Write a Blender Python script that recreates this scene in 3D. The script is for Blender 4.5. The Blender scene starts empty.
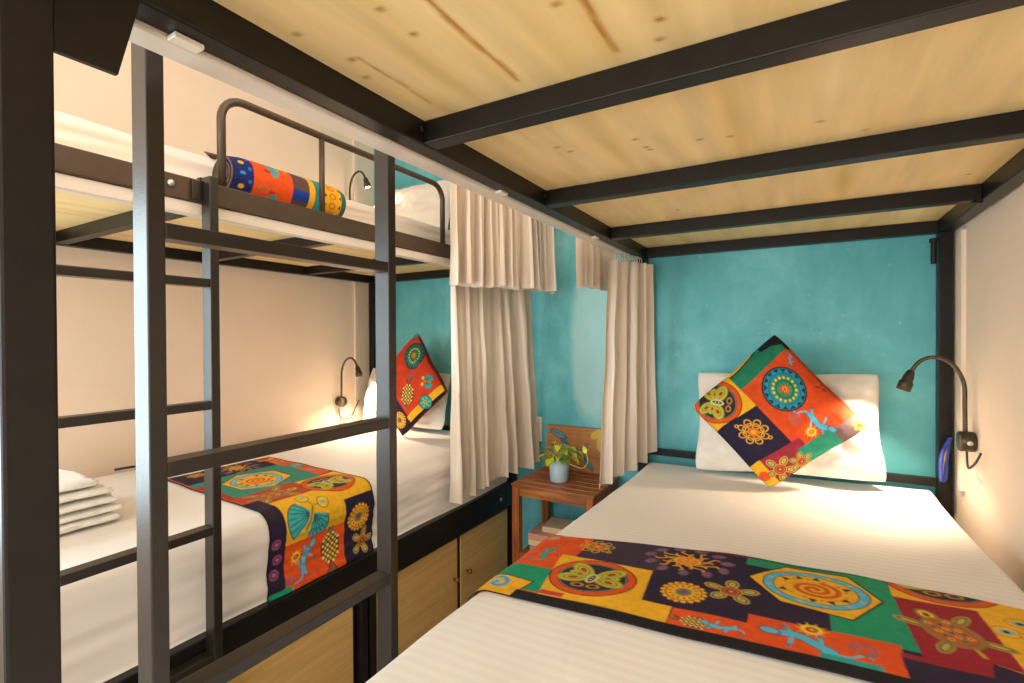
import bpy, bmesh, math, random
import numpy as np
from mathutils import Vector, Matrix, noise as mnoise

random.seed(7); rng = np.random.RandomState(5)
SC = bpy.context.scene
COL = SC.collection
PI = math.pi

# ------------------------------------------------------------------ colour helpers
def lin(c):
    c = c / 255.0
    return c / 12.92 if c <= 0.04045 else ((c + 0.055) / 1.055) ** 2.4
def S(r, g, b): return (lin(r), lin(g), lin(b), 1.0)

# ------------------------------------------------------------------ materials
def newmat(name):
    m = bpy.data.materials.new(name); m.use_nodes = True
    nt = m.node_tree
    return m, nt, nt.nodes['Principled BSDF']
def N(nt, t, **kw):
    n = nt.nodes.new(t)
    for k, v in kw.items():
        if k.startswith('i_'): n.inputs[k[2:].replace('_', ' ')].default_value = v
        else: setattr(n, k, v)
    return n
def ramp(nt, stops):
    r = nt.nodes.new('ShaderNodeValToRGB')
    el = r.color_ramp.elements
    while len(el) < len(stops): el.new(0.5)
    for e, (p, c) in zip(el, stops): e.position = p; e.color = c
    return r
def coords(nt, scale=(1, 1, 1)):
    tc = N(nt, 'ShaderNodeTexCoord'); mp = N(nt, 'ShaderNodeMapping')
    mp.inputs['Scale'].default_value = scale
    nt.links.new(tc.outputs['Object'], mp.inputs['Vector'])
    return mp.outputs['Vector']
def noisy(name, c1, c2, scale=(6, 6, 6), nscale=1.0, rough=0.5, bump=0.0, bscale=None, spec=0.5, metal=0.0, detail=4, sheen=0.0):
    m, nt, p = newmat(name); L = nt.links
    v = coords(nt, scale)
    n = N(nt, 'ShaderNodeTexNoise'); n.inputs['Scale'].default_value = nscale; n.inputs['Detail'].default_value = detail
    L.new(v, n.inputs['Vector'])
    r = ramp(nt, [(0.3, c1), (0.7, c2)])
    L.new(n.outputs['Fac'], r.inputs['Fac']); L.new(r.outputs['Color'], p.inputs['Base Color'])
    p.inputs['Roughness'].default_value = rough; p.inputs['Specular IOR Level'].default_value = spec
    p.inputs['Metallic'].default_value = metal
    if sheen: p.inputs['Sheen Weight'].default_value = sheen
    if bump:
        n2 = N(nt, 'ShaderNodeTexNoise'); n2.inputs['Detail'].default_value = 3
        v2 = coords(nt, bscale or scale); n2.inputs['Scale'].default_value = 1.0
        L.new(v2, n2.inputs['Vector'])
        b = N(nt, 'ShaderNodeBump'); b.inputs['Strength'].default_value = bump; b.inputs['Distance'].default_value = 0.004
        L.new(n2.outputs['Fac'], b.inputs['Height']); L.new(b.outputs['Normal'], p.inputs['Normal'])
    return m
M = {}
M['frame'] = noisy('powder_coated_steel', S(34, 27, 22), S(41, 33, 27), (30, 30, 30), rough=0.32, bump=0.08, bscale=(400, 400, 400), spec=0.55)
M['frame_black'] = noisy('black_coated_steel', S(22, 18, 16), S(28, 24, 21), (30, 30, 30), rough=0.38, bump=0.06, bscale=(400, 400, 400), spec=0.3)
M['frame_lit'] = noisy('lit_coated_steel', S(70, 53, 38), S(78, 60, 44), (30, 30, 30), rough=0.34, bump=0.08, bscale=(400, 400, 400), spec=0.5)  # lighter copy of the black bunk steel, light on the upper-left rails painted in
M['white_paint'] = noisy('warm_white_plaster', S(238, 216, 195), S(244, 224, 205), (3, 3, 3), rough=0.75, bump=0.12, bscale=(60, 60, 60))
M['ceiling'] = noisy('white_ceiling_paint', S(236, 226, 214), S(242, 234, 222), (3, 3, 3), rough=0.85)
M['floor'] = noisy('grey_tile', S(150, 140, 128), S(168, 158, 146), (4, 4, 4), rough=0.4)
M['track'] = noisy('white_aluminium_track', S(226, 212, 198), S(232, 220, 206), (8, 8, 8), rough=0.35)
M['plastic_white'] = noisy('ivory_plastic', S(232, 222, 206), S(238, 228, 214), (8, 8, 8), rough=0.35)
M['sheet'] = None
M['towel'] = noisy('white_terry_towel', S(232, 226, 214), S(246, 240, 230), (40, 40, 40), rough=0.95, bump=0.6, bscale=(350, 350, 350), sheen=0.3)
M['pillow'] = noisy('white_cotton_pillowcase', S(240, 230, 216), S(246, 238, 226), (8, 8, 8), rough=0.8, bump=0.25, bscale=(14, 14, 14), sheen=0.2)
M['lamp'] = noisy('bronze_grey_metal', S(70, 60, 48), S(92, 80, 64), (30, 30, 30), rough=0.35, metal=0.7)
M['knob'] = noisy('copper_knob_metal', S(150, 80, 40), S(176, 98, 52), (30, 30, 30), rough=0.3, metal=0.5)
M['steel'] = noisy('zinc_bolt', S(190, 190, 190), S(210, 210, 210), (30, 30, 30), rough=0.3, metal=0.9)
M['pot'] = noisy('pale_blue_ceramic', S(168, 196, 204), S(184, 208, 214), (9, 9, 9), rough=0.4)
M['soil'] = noisy('dark_soil', S(50, 36, 24), S(80, 60, 40), (90, 90, 90), rough=1.0, bump=0.6, bscale=(120, 120, 120))
M['leaf'] = noisy('lime_leaf', S(168, 176, 24), S(226, 214, 62), (25, 25, 25), rough=0.4)
M['leaf_dark'] = noisy('green_leaf', S(84, 120, 28), S(140, 164, 40), (25, 25, 25), rough=0.4)
M['stem'] = noisy('pale_stem', S(190, 190, 110), S(200, 200, 130), (25, 25, 25), rough=0.5)
M['cable_dark'] = noisy('dark_cable', S(40, 38, 36), S(52, 48, 44), (25, 25, 25), rough=0.5)
M['cable_blue'] = noisy('blue_cable', S(40, 60, 150), S(70, 90, 190), (25, 25, 25), rough=0.5)
M['cable_yellow'] = noisy('yellow_cable', S(190, 150, 50), S(210, 170, 70), (25, 25, 25), rough=0.5)
M['slot'] = noisy('dark_socket_slot', S(60, 50, 44), S(70, 60, 50), (25, 25, 25), rough=0.6)
M['paper'] = noisy('page_paper', S(226, 214, 186), S(236, 226, 202), (4, 4, 400), rough=0.9)
for nm, a, b in (('book_pink', (206, 150, 130), (216, 164, 142)), ('book_cream', (226, 202, 150), (234, 212, 166)), ('book_blue', (120, 150, 150), (140, 168, 164)), ('book_beige', (214, 188, 152), (224, 200, 168))):
    M[nm] = noisy(nm, S(*a), S(*b), (30, 30, 30), rough=0.6)
M['cloth_dark'] = noisy('dark_brown_cloth', S(90, 76, 70), S(110, 94, 84), (30, 30, 30), rough=0.9)

def wood(name, c1, c2, c3, scale, rough=0.45, bump=0.15):
    m, nt, p = newmat(name); L = nt.links
    v = coords(nt, scale)
    n = N(nt, 'ShaderNodeTexNoise'); n.inputs['Scale'].default_value = 1.0; n.inputs['Detail'].default_value = 6; n.inputs['Distortion'].default_value = 0.6
    L.new(v, n.inputs['Vector'])
    r = ramp(nt, [(0.28, c1), (0.5, c2), (0.72, c3)])
    L.new(n.outputs['Fac'], r.inputs['Fac']); L.new(r.outputs['Color'], p.inputs['Base Color'])
    b = N(nt, 'ShaderNodeBump'); b.inputs['Strength'].default_value = bump; b.inputs['Distance'].default_value = 0.002
    L.new(n.outputs['Fac'], b.inputs['Height']); L.new(b.outputs['Normal'], p.inputs['Normal'])
    p.inputs['Roughness'].default_value = rough
    return m
M['teak'] = wood('oiled_acacia', S(112, 58, 22), S(158, 90, 40), S(186, 116, 58), (5, 60, 60))
M['teak_leg'] = wood('oiled_acacia_upright', S(112, 58, 22), S(158, 90, 40), S(182, 112, 56), (60, 60, 5))
M['door_ply'] = wood('pale_birch_door', S(214, 168, 98), S(224, 180, 110), S(232, 192, 124), (20, 3, 60), rough=0.5, bump=0.04)

def sheet_mat(name, lo, hi, r0):
    m, nt, p = newmat(name); L = nt.links
    v = coords(nt)
    w = N(nt, 'ShaderNodeTexWave'); w.wave_type = 'BANDS'; w.bands_direction = 'Y'; w.inputs['Scale'].default_value = 14.0; w.inputs['Distortion'].default_value = 0.15
    L.new(v, w.inputs['Vector'])
    r = ramp(nt, [(0.40, lo), (0.60, hi)])
    L.new(w.outputs['Fac'], r.inputs['Fac']); L.new(r.outputs['Color'], p.inputs['Base Color'])
    rr = ramp(nt, [(0.40, (r0,) * 3 + (1,)), (0.60, (0.7,) * 3 + (1,))])
    L.new(w.outputs['Fac'], rr.inputs['Fac']); L.new(rr.outputs['Color'], p.inputs['Roughness'])
    n = N(nt, 'ShaderNodeTexNoise'); n.inputs['Scale'].default_value = 9.0; n.inputs['Detail'].default_value = 4; n.inputs['Distortion'].default_value = 0.7
    v2 = coords(nt, (1, .35, 1)); L.new(v2, n.inputs['Vector'])
    b = N(nt, 'ShaderNodeBump'); b.inputs['Strength'].default_value = 0.35; b.inputs['Distance'].default_value = 0.012
    L.new(n.outputs['Fac'], b.inputs['Height']); L.new(b.outputs['Normal'], p.inputs['Normal'])
    p.inputs['Sheen Weight'].default_value = 0.15
    return m
M['sheet'] = sheet_mat('plain_white_sheet', S(243, 234, 227), S(243, 234, 227), .7)
M['sheet_striped'] = sheet_mat('striped_sateen_sheet', S(239, 231, 222), S(244, 236, 228), .73)

def curtain_mat():
    m, nt, p = newmat('champagne_satin'); L = nt.links
    v = coords(nt, (40, 40, 3))
    n = N(nt, 'ShaderNodeTexNoise'); n.inputs['Scale'].default_value = 1.0; n.inputs['Detail'].default_value = 4
    L.new(v, n.inputs['Vector'])
    r = ramp(nt, [(0.3, S(212, 196, 176)), (0.7, S(228, 213, 195))])
    L.new(n.outputs['Fac'], r.inputs['Fac']); L.new(r.outputs['Color'], p.inputs['Base Color'])
    p.inputs['Roughness'].default_value = 0.30; p.inputs['Sheen Weight'].default_value = 0.05
    p.inputs['Specular IOR Level'].default_value = 0.7
    n2 = N(nt, 'ShaderNodeTexNoise'); n2.inputs['Scale'].default_value = 14; n2.inputs['Detail'].default_value = 3
    L.new(coords(nt), n2.inputs['Vector'])
    b = N(nt, 'ShaderNodeBump'); b.inputs['Strength'].default_value = 0.12; b.inputs['Distance'].default_value = 0.008
    L.new(n2.outputs['Fac'], b.inputs['Height']); L.new(b.outputs['Normal'], p.inputs['Normal'])
    return m
M['curtain'] = curtain_mat()

def teal_mat():
    m, nt, p = newmat('teal_limewash_plaster'); L = nt.links
    v = coords(nt)
    n1 = N(nt, 'ShaderNodeTexNoise'); n1.inputs['Scale'].default_value = 2.6; n1.inputs['Detail'].default_value = 8; n1.inputs['Roughness'].default_value = 0.62; n1.inputs['Distortion'].default_value = 0.4
    L.new(v, n1.inputs['Vector'])
    r1 = ramp(nt, [(0.30, S(78, 166, 178)), (0.48, S(98, 186, 194)), (0.62, S(122, 204, 210)), (0.78, S(168, 222, 220))])
    L.new(n1.outputs['Fac'], r1.inputs['Fac'])
    # brushed vertical variation
    n2 = N(nt, 'ShaderNodeTexNoise'); n2.inputs['Scale'].default_value = 1.0; n2.inputs['Detail'].default_value = 6
    L.new(coords(nt, (22, 22, 5)), n2.inputs['Vector'])
    mx = N(nt, 'ShaderNodeMix', data_type='RGBA', blend_type='SOFT_LIGHT'); mx.inputs[0].default_value = 0.35
    L.new(r1.outputs['Color'], mx.inputs[6]); L.new(n2.outputs['Color'], mx.inputs[7])
    bw = N(nt, 'ShaderNodeRGBToBW'); L.new(n2.outputs['Color'], bw.inputs['Color']); L.new(bw.outputs['Val'], mx.inputs[7])
    # paler oval patch with a noise-broken edge
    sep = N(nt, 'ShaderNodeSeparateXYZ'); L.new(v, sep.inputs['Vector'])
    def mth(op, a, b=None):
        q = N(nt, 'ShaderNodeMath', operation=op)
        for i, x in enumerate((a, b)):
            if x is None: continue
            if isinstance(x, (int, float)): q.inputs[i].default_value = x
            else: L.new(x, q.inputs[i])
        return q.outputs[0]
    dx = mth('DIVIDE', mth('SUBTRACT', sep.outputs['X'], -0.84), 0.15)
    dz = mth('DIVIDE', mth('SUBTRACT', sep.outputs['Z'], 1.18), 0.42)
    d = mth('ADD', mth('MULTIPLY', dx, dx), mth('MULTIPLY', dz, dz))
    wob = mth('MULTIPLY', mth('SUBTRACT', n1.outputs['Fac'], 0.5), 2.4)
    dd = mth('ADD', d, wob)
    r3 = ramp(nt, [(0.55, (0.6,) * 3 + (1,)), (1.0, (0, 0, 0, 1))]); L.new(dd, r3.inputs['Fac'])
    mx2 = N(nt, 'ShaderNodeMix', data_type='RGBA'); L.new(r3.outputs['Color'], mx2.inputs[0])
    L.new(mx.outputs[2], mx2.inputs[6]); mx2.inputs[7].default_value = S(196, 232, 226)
    # tiny pale specks
    vo = N(nt, 'ShaderNodeTexNoise'); vo.inputs['Scale'].default_value = 45; vo.inputs['Detail'].default_value = 2; L.new(v, vo.inputs['Vector'])
    r4 = ramp(nt, [(0.70, (0, 0, 0, 1)), (0.78, (0.5,) * 3 + (1,))]); L.new(vo.outputs['Fac'], r4.inputs['Fac'])
    mx3 = N(nt, 'ShaderNodeMix', data_type='RGBA'); L.new(r4.outputs['Color'], mx3.inputs[0])
    L.new(mx2.outputs[2], mx3.inputs[6]); mx3.inputs[7].default_value = S(170, 214, 206)
    L.new(mx3.outputs[2], p.inputs['Base Color'])
    p.inputs['Roughness'].default_value = 0.6
    b = N(nt, 'ShaderNodeBump'); b.inputs['Strength'].default_value = 0.2; b.inputs['Distance'].default_value = 0.004
    L.new(n1.outputs['Fac'], b.inputs['Height']); L.new(b.outputs['Normal'], p.inputs['Normal'])
    return m
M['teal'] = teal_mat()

def print_mat(name, rough=0.75, grain=None):
    """reads the printed / stained colours stored per vertex and adds a fine weave or grain"""
    m, nt, p = newmat(name); L = nt.links
    a = N(nt, 'ShaderNodeAttribute'); a.attribute_name = 'dye'
    n = N(nt, 'ShaderNodeTexNoise'); n.inputs['Scale'].default_value = 1.0; n.inputs['Detail'].default_value = 5
    L.new(coords(nt, grain or (60, 60, 60)), n.inputs['Vector'])
    r = ramp(nt, [(0.25, (0.84,) * 3 + (1,)), (0.75, (1.06,) * 3 + (1,))]); L.new(n.outputs['Fac'], r.inputs['Fac'])
    mx = N(nt, 'ShaderNodeMix', data_type='RGBA', blend_type='MULTIPLY'); mx.inputs[0].default_value = 1.0
    L.new(a.outputs['Color'], mx.inputs[6]); L.new(r.outputs['Color'], mx.inputs[7]); L.new(mx.outputs[2], p.inputs['Base Color'])
    p.inputs['Roughness'].default_value = rough; p.inputs['Specular IOR Level'].default_value = 0.3
    b = N(nt, 'ShaderNodeBump'); b.inputs['Strength'].default_value = 0.15; b.inputs['Distance'].default_value = 0.003
    L.new(n.outputs['Fac'], b.inputs['Height']); L.new(b.outputs['Normal'], p.inputs['Normal'])
    return m
M['print'] = print_mat('printed_patchwork_cotton', 0.8)
M['ply'] = print_mat('birch_plywood', 0.55, (26, 3, 26))
M['painting'] = print_mat('painted_board', 0.5, (40, 40, 6))

def emis(name, col, s):
    m, nt, p = newmat(name)
    p.inputs['Emission Color'].default_value = col; p.inputs['Emission Strength'].default_value = s
    n = N(nt, 'ShaderNodeTexNoise'); r = ramp(nt, [(0, col), (1, col)]); nt.links.new(n.outputs['Fac'], r.inputs['Fac']); nt.links.new(r.outputs['Color'], p.inputs['Base Color'])
    return m
M['bulb'] = emis('warm_led', (1.0, 0.72, 0.4, 1), 25.0)

# ------------------------------------------------------------------ mesh collector
class MB:
    def __init__(s): s.v = []; s.f = []
    def add(s, v, f):
        o = len(s.v); s.v += [tuple(p) for p in v]; s.f += [tuple(i + o for i in q) for q in f]; return s
    def box(s, x0, x1, y0, y1, z0, z1, bev=0.002, rot=None, at=None):
        bm = bmesh.new(); bmesh.ops.create_cube(bm, size=1.0)
        for v in bm.verts: v.co = Vector(((x0 + x1) / 2 + v.co.x * (x1 - x0), (y0 + y1) / 2 + v.co.y * (y1 - y0), (z0 + z1) / 2 + v.co.z * (z1 - z0)))
        if bev: bmesh.ops.bevel(bm, geom=list(bm.edges), offset=bev, segments=2, affect='EDGES', profile=0.5)
        if rot:
            c = Vector(at) if at else Vector(((x0 + x1) / 2, (y0 + y1) / 2, (z0 + z1) / 2))
            for v in bm.verts: v.co = c + rot @ (v.co - c)
        bm.verts.index_update()
        s.add([v.co[:] for v in bm.verts], [[v.index for v in f.verts] for f in bm.faces]); bm.free(); return s
    def tube(s, pts, r, seg=12, caps=True):
        P = [Vector(p) for p in pts]; n = len(P)
        R = [r] * n if isinstance(r, (int, float)) else list(r)
        T = [(P[min(i + 1, n - 1)] - P[max(i - 1, 0)]).normalized() for i in range(n)]
        up = Vector((0, 0, 1)) if abs(T[0].z) < .9 else Vector((1, 0, 0))
        u = T[0].cross(up).normalized(); vs = []
        for i in range(n):
            u = (u - T[i] * u.dot(T[i])).normalized(); w = T[i].cross(u)
            for k in range(seg):
                a = 2 * PI * k / seg; vs.append(P[i] + (u * math.cos(a) + w * math.sin(a)) * R[i])
        fs = [(i * seg + k, i * seg + (k + 1) % seg, (i + 1) * seg + (k + 1) % seg, (i + 1) * seg + k) for i in range(n - 1) for k in range(seg)]
        if caps: fs += [tuple(reversed(range(seg))), tuple((n - 1) * seg + k for k in range(seg))]
        return s.add(vs, fs)
    def lathe(s, prof, c, seg=24, axis=None):
        """prof: (radius, height) pairs about an axis through c"""
        ax = Vector(axis).normalized() if axis else Vector((0, 0, 1))
        q = Vector((0, 0, 1)).rotation_difference(ax); c = Vector(c); vs = []
        for (r, h) in prof:
            for k in range(seg):
                a = 2 * PI * k / seg; vs.append(c + q @ Vector((r * math.cos(a), r * math.sin(a), h)))
        n = len(prof)
        fs = [(i * seg + k, i * seg + (k + 1) % seg, (i + 1) * seg + (k + 1) % seg, (i + 1) * seg + k) for i in range(n - 1) for k in range(seg)]
        fs += [tuple(reversed(range(seg))), tuple((n - 1) * seg + k for k in range(seg))]
        return s.add(vs, fs)
    def torus(s, c, R, r, axis, seg=18, sub=7):
        q = Vector((0, 0, 1)).rotation_difference(Vector(axis).normalized()); c = Vector(c); vs = []; fs = []
        for i in range(seg):
            a = 2 * PI * i / seg
            for j in range(sub):
                b = 2 * PI * j / sub
                vs.append(c + q @ Vector(((R + r * math.cos(b)) * math.cos(a), (R + r * math.cos(b)) * math.sin(a), r * math.sin(b))))
        for i in range(seg):
            for j in range(sub):
                fs.append((i * sub + j, ((i + 1) % seg) * sub + j, ((i + 1) % seg) * sub + (j + 1) % sub, i * sub + (j + 1) % sub))
        return s.add(vs, fs)
    def build(s, name, mat, parent=None, smooth=False, **kw):
        return mesh_obj(name, np.array(s.v, dtype=float), s.f, mat, parent, smooth, **kw)

def mesh_obj(name, V, F, mat, parent=None, smooth=False, colors=None, label=None, cat=None, group=None, kind=None):
    V = np.asarray(V, dtype=float)
    off = np.zeros(3)
    if parent is not None: off = np.array(WORLD[parent.name])
    elif len(V): off = np.array([(V[:, 0].min() + V[:, 0].max()) / 2, (V[:, 1].min() + V[:, 1].max()) / 2, V[:, 2].min()]) if kind != 'structure' else off
    me = bpy.data.meshes.new(name)
    me.from_pydata((V - off).tolist(), [], F)
    if mat: me.materials.append(mat)
    if smooth: me.polygons.foreach_set('use_smooth', [True] * len(me.polygons))
    if colors is not None:
        at = me.color_attributes.new('dye', 'FLOAT_COLOR', 'POINT')
        at.data.foreach_set('color', np.concatenate([colors, np.ones((len(colors), 1))], 1).astype(np.float32).ravel())
    me.update()
    if len(F) < 9000:
        bm = bmesh.new(); bm.from_mesh(me); bmesh.ops.recalc_face_normals(bm, faces=bm.faces); bm.to_mesh(me); bm.free()
    o = bpy.data.objects.new(name, me); COL.objects.link(o)
    if parent is not None:
        o.parent = parent; WORLD[o.name] = tuple(off)
    else:
        o.location = off; WORLD[o.name] = tuple(off)
    if label: o['label'] = label
    if cat: o['category'] = cat
    if group: o['group'] = group
    if kind: o['kind'] = kind
    return o
WORLD = {}
def thing(name, label, cat, loc, group=None):
    o = bpy.data.objects.new(name, None); COL.objects.link(o); o.location = loc; o.empty_display_size = 0.1
    o['label'] = label; o['category'] = cat
    if group: o['group'] = group
    WORLD[o.name] = tuple(loc); return o
def copy_tree(o, parent=None):
    c = o.copy(); COL.objects.link(c)
    if parent is not None: c.parent = parent
    for ch in list(o.children): copy_tree(ch, c)
    return c
def grid_faces(nu, nv, wrap=False):
    return [(i * nv + j, i * nv + j + 1, (i + 1) * nv + j + 1, (i + 1) * nv + j) for i in range(nu - 1) for j in range(nv - 1)]
def bspline(pts, n=8):
    """Catmull-Rom through points"""
    P = [Vector(p) for p in pts]; out = []
    for i in range(len(P) - 1):
        p0 = P[max(i - 1, 0)]; p1 = P[i]; p2 = P[i + 1]; p3 = P[min(i + 2, len(P) - 1)]
        for k in range(n):
            t = k / n; out.append(0.5 * ((2 * p1) + (p2 - p0) * t + (2 * p0 - 5 * p1 + 4 * p2 - p3) * t * t + (3 * p1 - p0 - 3 * p2 + p3) * t ** 3))
    out.append(P[-1]); return out

# ------------------------------------------------------------------ dye canvas
NAVY = (40, 28, 56); BLACK = (26, 22, 28); ORANGE = (228, 84, 26); YEL = (240, 180, 36); GREEN = (26, 150, 110); BURG = (154, 28, 44)
TEAL = (50, 160, 150); BLUE = (84, 190, 220); OLIVE = (196, 188, 66); PURP = (112, 74, 108); RED = (196, 44, 30); CREAM = (240, 220, 150)
class Canvas:
    def __init__(s, u0, u1, v0, v1, base, res=1000):
        s.u0, s.v0, s.res = u0, v0, res
        s.W = int((u1 - u0) * res) + 1; s.H = int((v1 - v0) * res) + 1
        s.a = np.zeros((s.H, s.W, 3)); s.a[:] = base
    def win(s, x0, x1, y0, y1):
        i0 = max(0, int((x0 - s.u0) * s.res) - 1); i1 = min(s.W, int((x1 - s.u0) * s.res) + 3)
        j0 = max(0, int((y0 - s.v0) * s.res) - 1); j1 = min(s.H, int((y1 - s.v0) * s.res) + 3)
        if i1 <= i0 or j1 <= j0: return None
        U, V = np.meshgrid(s.u0 + np.arange(i0, i1) / s.res, s.v0 + np.arange(j0, j1) / s.res)
        return U, V, s.a[j0:j1, i0:i1]
    def put(s, w, mask, col):
        w[2][mask] = col
    def poly(s, pts, col, edge=None, ew=0.003):
        xs = [p[0] for p in pts]; ys = [p[1] for p in pts]; w = s.win(min(xs), max(xs), min(ys), max(ys))
        if w:
            ins = np.zeros(w[0].shape, bool); n = len(pts)
            for i in range(n):
                (x1, y1), (x2, y2) = pts[i], pts[(i + 1) % n]
                if y1 == y2: continue
                c = ((y1 > w[1]) != (y2 > w[1])) & (w[0] < (x2 - x1) * (w[1] - y1) / (y2 - y1) + x1); ins ^= c
            s.put(w, ins, col)
        if edge is not None: s.line(list(pts) + [pts[0]], ew, edge)
    def rect(s, x0, x1, y0, y1, col): s.poly([(x0, y0), (x1, y0), (x1, y1), (x0, y1)], col)
    def ell(s, cx, cy, rx, ry, col, ang=0.0, inner=0.0):
        m = max(rx, ry); w = s.win(cx - m, cx + m, cy - m, cy + m)
        if not w: return
        c, q = math.cos(ang), math.sin(ang); dx, dy = w[0] - cx, w[1] - cy
        d = ((dx * c + dy * q) / rx) ** 2 + ((-dx * q + dy * c) / ry) ** 2
        s.put(w, (d <= 1) & (d >= inner * inner), col)
    def disc(s, cx, cy, r, col, inner=0.0): s.ell(cx, cy, r, r, col, 0, inner)
    def line(s, pts, wd, col, taper=False):
        n = len(pts) - 1
        for i in range(n):
            (x1, y1), (x2, y2) = pts[i], pts[i + 1]; r = wd / 2 * (1 - 0.7 * i / n if taper else 1)
            w = s.win(min(x1, x2) - r, max(x1, x2) + r, min(y1, y2) - r, max(y1, y2) + r)
            if not w: continue
            L2 = max((x2 - x1) ** 2 + (y2 - y1) ** 2, 1e-12)
            t = np.clip(((w[0] - x1) * (x2 - x1) + (w[1] - y1) * (y2 - y1)) / L2, 0, 1)
            d = (w[0] - x1 - t * (x2 - x1)) ** 2 + (w[1] - y1 - t * (y2 - y1)) ** 2
            s.put(w, d <= r * r, col)
    def spiral(s, cx, cy, r, turns, wd, col, ph=0.0, sy=1.0, r0=0.0):
        n = int(40 * turns)
        s.line([(cx + (r0 + (r - r0) * i / n) * math.cos(ph + 2 * PI * turns * i / n), cy + sy * (r0 + (r - r0) * i / n) * math.sin(ph + 2 * PI * turns * i / n)) for i in range(n + 1)], wd, col)
    def lobes(s, cx, cy, n, rad, lr, lw, col, ph=0.0, inner=0.0, sy=1.0):
        for k in range(n):
            a = ph + 2 * PI * k / n; s.ell(cx + rad * math.cos(a), cy + sy * rad * math.sin(a), lr, lw, col, a, inner)
    def star(s, cx, cy, n, r0, r1, col, ph=0.0):
        s.poly([(cx + (r1 if k % 2 == 0 else r0) * math.cos(ph + PI * k / n), cy + (r1 if k % 2 == 0 else r0) * math.sin(ph + PI * k / n)) for k in range(2 * n)], col)
    # ---- motifs
    def medallion(s, x, y, r, c=(238, 176, 50)):
        for n, f, lr in ((8, .72, .27), (8, .45, .24)): s.lobes(x, y, n, r * f, r * lr, r * lr * .9, c, .2, .72)
        s.lobes(x, y, 10, r * .25, r * .12, r * .10, (226, 120, 30)); s.disc(x, y, r * .14, YEL)
        s.lobes(x, y, 2, r * 1.05, r * .14, r * .14, c, -.6, .5)
    def butterdisc(s, x, y, r, ang=0.0, ry=None):
        k = (ry or r) / r; c, q = math.cos(ang), math.sin(ang)
        P = lambda a, b: (x + r * (a * c - b * q), y + r * k * (a * q + b * c))
        s.ell(x, y, r, r * k, BLACK); s.ell(x, y, r * .97, r * k * .97, ORANGE); s.ell(x, y, r * .80, r * k * .80, BLACK); s.ell(x, y, r * .78, r * k * .78, (96, 150, 140)); s.ell(x, y, r * .75, r * k * .75, (52, 38, 52))
        for sx in (-1, 1):
            for (a, b, rx, ry2, an, cl) in ((.34, .36, .40, .23, .85, OLIVE), (.42, -.14, .38, .25, -.35, OLIVE), (.34, .10, .28, .16, .3, OLIVE)):
                cx, cy = P(sx * a, b); s.ell(cx, cy, r * rx, r * ry2, (150, 150, 40), ang + sx * an); s.ell(cx, cy, r * rx * .9, r * ry2 * .86, cl, ang + sx * an)
                s.ell(cx, cy, r * rx * .62, r * ry2 * .55, (130, 120, 40), ang + sx * an, .82); s.ell(cx, cy, r * rx * .30, r * ry2 * .28, (176, 60, 30), ang + sx * an)
            cx, cy = P(sx * .18, -.50); s.ell(cx, cy, r * .16, r * .11, (190, 130, 40), ang, .55)
        cx, cy = P(0, -.05); s.ell(cx, cy, r * .13, r * .27, (214, 210, 150), ang); s.ell(cx, cy, r * .07, r * .2, (80, 80, 60), ang, .5); s.disc(cx, cy, r * .04, BLACK)
    def sun(s, x, y, r):
        for k in range(11):
            a = 2 * PI * k / 11 + .2; cx, cy = x + r * .98 * math.cos(a), y + r * .8 * math.sin(a)
            s.ell(cx, cy, r * .19, r * .13, PURP, a * .3); s.ell(cx, cy, r * .11, r * .07, (150, 110, 140), a * .3, .6)
        for k in range(18):
            a = 2 * PI * k / 18; R = r * (.82 if k % 2 else .62)
            s.line([(x + q * R * math.cos(a + .18 * math.sin(q * 9)), y + .8 * q * R * math.sin(a + .18 * math.sin(q * 9))) for q in (.3, .45, .6, .75, .9, 1)], r * .055, (226, 160, 40))
        s.ell(x, y, r * .34, r * .27, YEL); s.ell(x, y, r * .27, r * .21, (230, 128, 30)); s.lobes(x, y, 6, r * .12, r * .07, r * .03, YEL)
    def sunflower(s, x, y, r):
        s.disc(x, y, r * .98, (120, 40, 60)); s.lobes(x, y, 18, r * .84, r * .17, r * .12, YEL); s.disc(x, y, r * .80, (170, 60, 40)); s.disc(x, y, r * .74, YEL)
        s.lobes(x, y, 14, r * .58, r * .10, r * .035, (60, 40, 40)); s.disc(x, y, r * .40, (196, 160, 40)); s.disc(x, y, r * .33, (70, 140, 110)); s.lobes(x, y, 8, r * .22, r * .09, r * .06, (160, 60, 110)); s.disc(x, y, r * .13, PURP)
    def loopflower(s, x, y, r, n=5, c=(206, 170, 60)):
        for k in range(n):
            a = .35 + 2 * PI * k / n; cx, cy = x + r * .68 * math.cos(a), y + r * .68 * math.sin(a)
            s.ell(cx, cy, r * .36, r * .26, c, a); s.ell(cx, cy, r * .29, r * .19, (50, 100, 84), a); s.ell(cx, cy, r * .2, r * .12, YEL, a); s.ell(cx, cy, r * .1, r * .06, (70, 150, 140), a)
        s.disc(x, y, r * .42, YEL); s.disc(x, y, r * .37, (150, 40, 50)); s.disc(x, y, r * .29, (196, 130, 50), .8); s.disc(x, y, r * .17, (180, 50, 60)); s.disc(x, y, r * .07, YEL)
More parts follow.
